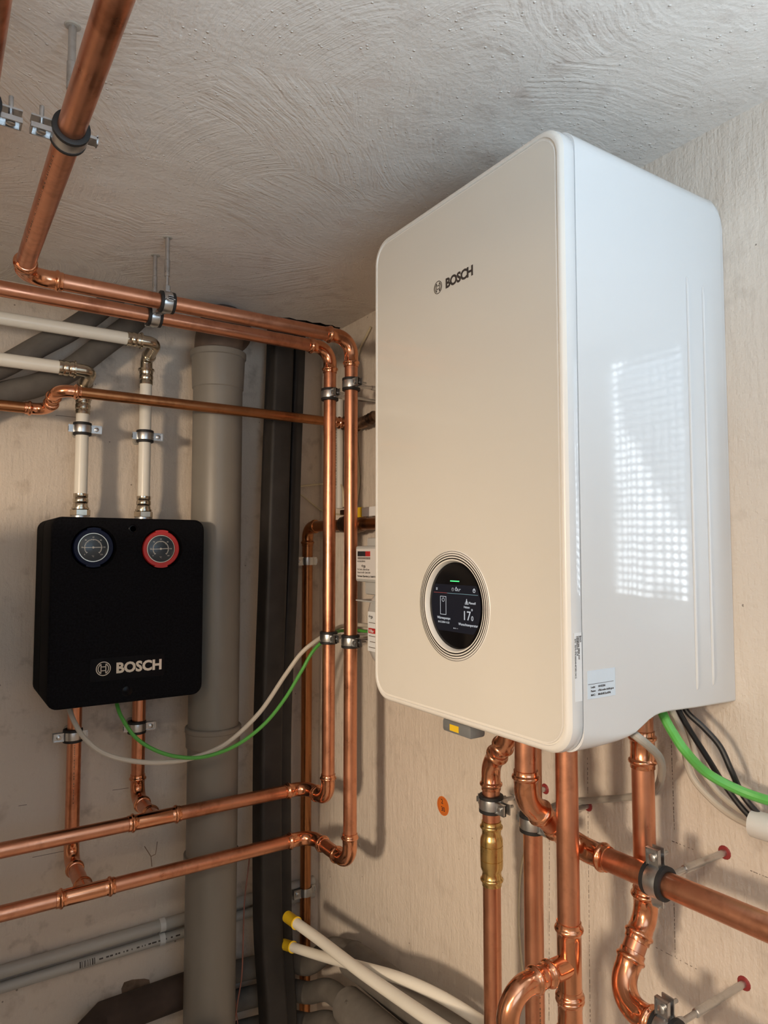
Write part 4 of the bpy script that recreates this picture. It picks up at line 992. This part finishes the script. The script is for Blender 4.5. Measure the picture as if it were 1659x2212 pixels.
# rounded measuring body with flange
bl = []
for x, ins in ((-.010, .012), (-.016, .004), (-.030, 0), (-.075, 0), (-.078, -.007), (-.082, -.007), (-.085, 0), (-.125, .002), (-.136, .008), (-.140, .018)):
    bl.append(rrect(y1 - .25 + ins, y1 - .022 - ins, -.225 + ins, -.080 - ins * .3, .040, x))
MB().loft(bl).build('measuring_body', 'meter_grey', gm, smooth=40)
MB().box(V(-.145, y1 - .2, -.0995), V(-.060, y1 + .004, -.0965), None, .001).build('rim_flange', 'meter_grey', gm, smooth=30)
MB().box(V(-.1412, y1 - .15, -.195), V(-.1400, y1 - .037, -.118)).build('meter_label', 'label_white', gm, smooth=0)
text('print', '\u2022I\u2022ga', .0085, 'ink', frame(V(-.1414, y1 - .040, -.130), (0, -1, 0), EZ), gm, .0001, .0001)
MB().box(V(-.1418, y1 - .10, -.160), V(-.1411, y1 - .040, -.150)).build('red_stripe', 'counter_red', gm, smooth=0)
text('print', 'V/Bar', .0080, 'label_white', frame(V(-.1420, y1 - .042, -.158), (0, -1, 0), EZ), gm, .0001, .0001)
for i in range(5): MB().box(V(-.1416, y1 - .09, -.1400 - .011 * i - (.004 if i > 1 else 0)), V(-.1411, y1 - .041 - .004 * (i % 2), -.1388 - .011 * i - (.004 if i > 1 else 0))).build('print', 'pencil', gm, smooth=0)

# maker's print along some tubes
def tube_print(parent, a, b, r, n, count):
    a, b, n = Vector(a), Vector(b), Vector(n).normalized(); d = (b - a); l = d.length; d.normalize(); n = (n - d * n.dot(d)).normalized(); m = MB(); t = 0.0
    F = frame(a + n * r, d, n.cross(d) if False else d.cross(n) * -1)
    F = Matrix(((d.x, d.cross(n).x, n.x, 0), (d.y, d.cross(n).y, n.y, 0), (d.z, d.cross(n).z, n.z, 0), (0, 0, 0, 1)))
    while t < l:
        w_ = random.choice((.0015, .0025, .004)); q = Matrix.Translation(a + n * (r - .0001) + d * t) @ F
        m.box((0, -.0009, 0), (w_, .0009, .0004), q); t += w_ + random.choice((.0015, .003, .006))
    m.build('line_print', 'bronze_dark', parent, smooth=0)
toC = lambda p: CAM - Vector(p)
pz = V(TB.x, -EO, -.40); tube_print([o for o in COL.objects if o.get('label', '').startswith('left copper outlet')][0], V(TB.x, -EO, -.37), V(TB.x, -EO, -.52), r28, toC(pz) + Vector((.12, 0, 0)), 1)
pz = V(-.12, -.893, -.6); tube_print(d2, V(-.12, -.893, -.60), V(-.12, -.893, -.80), r28, toC(pz) + Vector((.5, -.3, 0)), 1)
pz = c1 + Vector((0, -.30, 0)); tube_print(runB, c1 + Vector((0, -.16, 0)), c1 + Vector((0, -.42, 0)), r28, Vector((-.75, 0, -.66)), 1)
# print on the thick foam sleeve
ha, hb = atR(752, 2172, .15), atR(850, 2256, .16); hd = (hb - ha).normalized(); hn = toC(ha.lerp(hb, .3)); hn = (hn - hd * hn.dot(hd)).normalized()
slv = [o for o in COL.objects if o.get('label', '') == 'thick grey foam sleeve in front at the bottom edge'][0]
text('print', 'M2 18-23', .0085, 'ink', frame(ha.lerp(hb, .2) + hn * .0346, hd, hn.cross(hd)), slv, .0001)

# orange inspection sticker on the boiler wall
so = atR(957, 1741)
stk = MB().prof_axis(so, AX, [(0, .0185), (.0004, .0185)], 36).build('inspection_sticker', 'sticker_orange', None, label='round orange sticker with handwritten numbers on the plaster wall', category='sticker', origin=so)
for t_, dy, dz_ in (('2', .002, .004), ('30', -.001, -.010)):
    text('handwriting', t_, .0125, 'ink', frame(so + Vector((-.0005, dy, dz_)), (0, -1, 0), (0, .12, 1)), stk, .00005, .0002, 'CENTER')
MB().ring(so, AX, [(.0003, .0150), (.0005, .0150), (.0005, .0155), (.0003, .0155)], 30).build('printed_ring', 'rough_brown', stk, smooth=0)
for i in range(18):
    a = 2 * math.pi * i / 18; c_ = so + Vector((-.0004, .0168 * math.cos(a), .0168 * math.sin(a)))
# outside the picture: work lamp on a tripod (left of the camera) and an unseen tank shape added to shade the lower left wall
LP = LAMP + Vector((-.09, -.075, 0)); ldn = (LAMP - LP).normalized()
lm = empty('work_lamp', Vector((LP.x, LP.y, 0)), 'work lamp on a black tripod left of the camera', 'lamp')
MB().prof_axis(LP, ldn, [(0, .03), (.01, .055), (.06, .065), (.075, .065)], 28).build('head', 'cable_black', lm)
MB().prof_axis(LP + ldn * .0755, ldn, [(0, .058), (.006, .052)], 28).build('lens', 'lamp_glass', lm)
MB().cyl(Vector((LP.x, LP.y, .35)), LP - EZ * .05, .011, 14).build('pole', 'cable_black', lm)
for i in range(3):
    a = 2 * math.pi * i / 3 + 2.2
    MB().cyl(Vector((LP.x, LP.y, .5)), Vector((LP.x + .35 * math.cos(a), LP.y + .35 * math.sin(a), .008)), .008, 10).build('leg', 'cable_black', lm)
tl_ = empty('added_tube_lamp', Vector((-1.80, -1.95, CEIL - .05)), 'unseen tube-shaped fill lamp added under the ceiling behind the camera', 'lamp')  # housing and tubes added to go with the ambient fill
MB().box((-2.40, -2.03, CEIL - .022), (-1.20, -1.87, CEIL - .001), None, .004).build('housing', 'frame_white', tl_)
for yy in (-1.99, -1.91): MB().cyl(Vector((-2.37, yy, CEIL - .034)), Vector((-1.23, yy, CEIL - .034)), .010, 14).build('tube', 'lamp_glass', tl_)
tk = empty('added_shade_tank', Vector((-1.20, -.62, 0)), 'grey tank-like cylinder added out of view to shade the left wall', 'tank')  # added out of view as a shade caster for the room lamp
MB().prof_axis(Vector((-1.20, -.62, .06)), EZ, [(0, .27), (.01, .29), (Z0 - .03, .29), (Z0 - .005, .275), (Z0 + .005, .2)], 48).build('jacket', 'conduit_grey', tk)
MB().prof_axis(Vector((-1.20, -.62, 0)), EZ, [(0, .2), (.06, .2)], 32).build('foot_ring', 'cable_black', tk)
MB().prof_axis(Vector((-1.20, -.62, Z0 + .065)), EZ, [(0, .025), (.02, .025)], 20).build('top_port', 'nickel', tk)
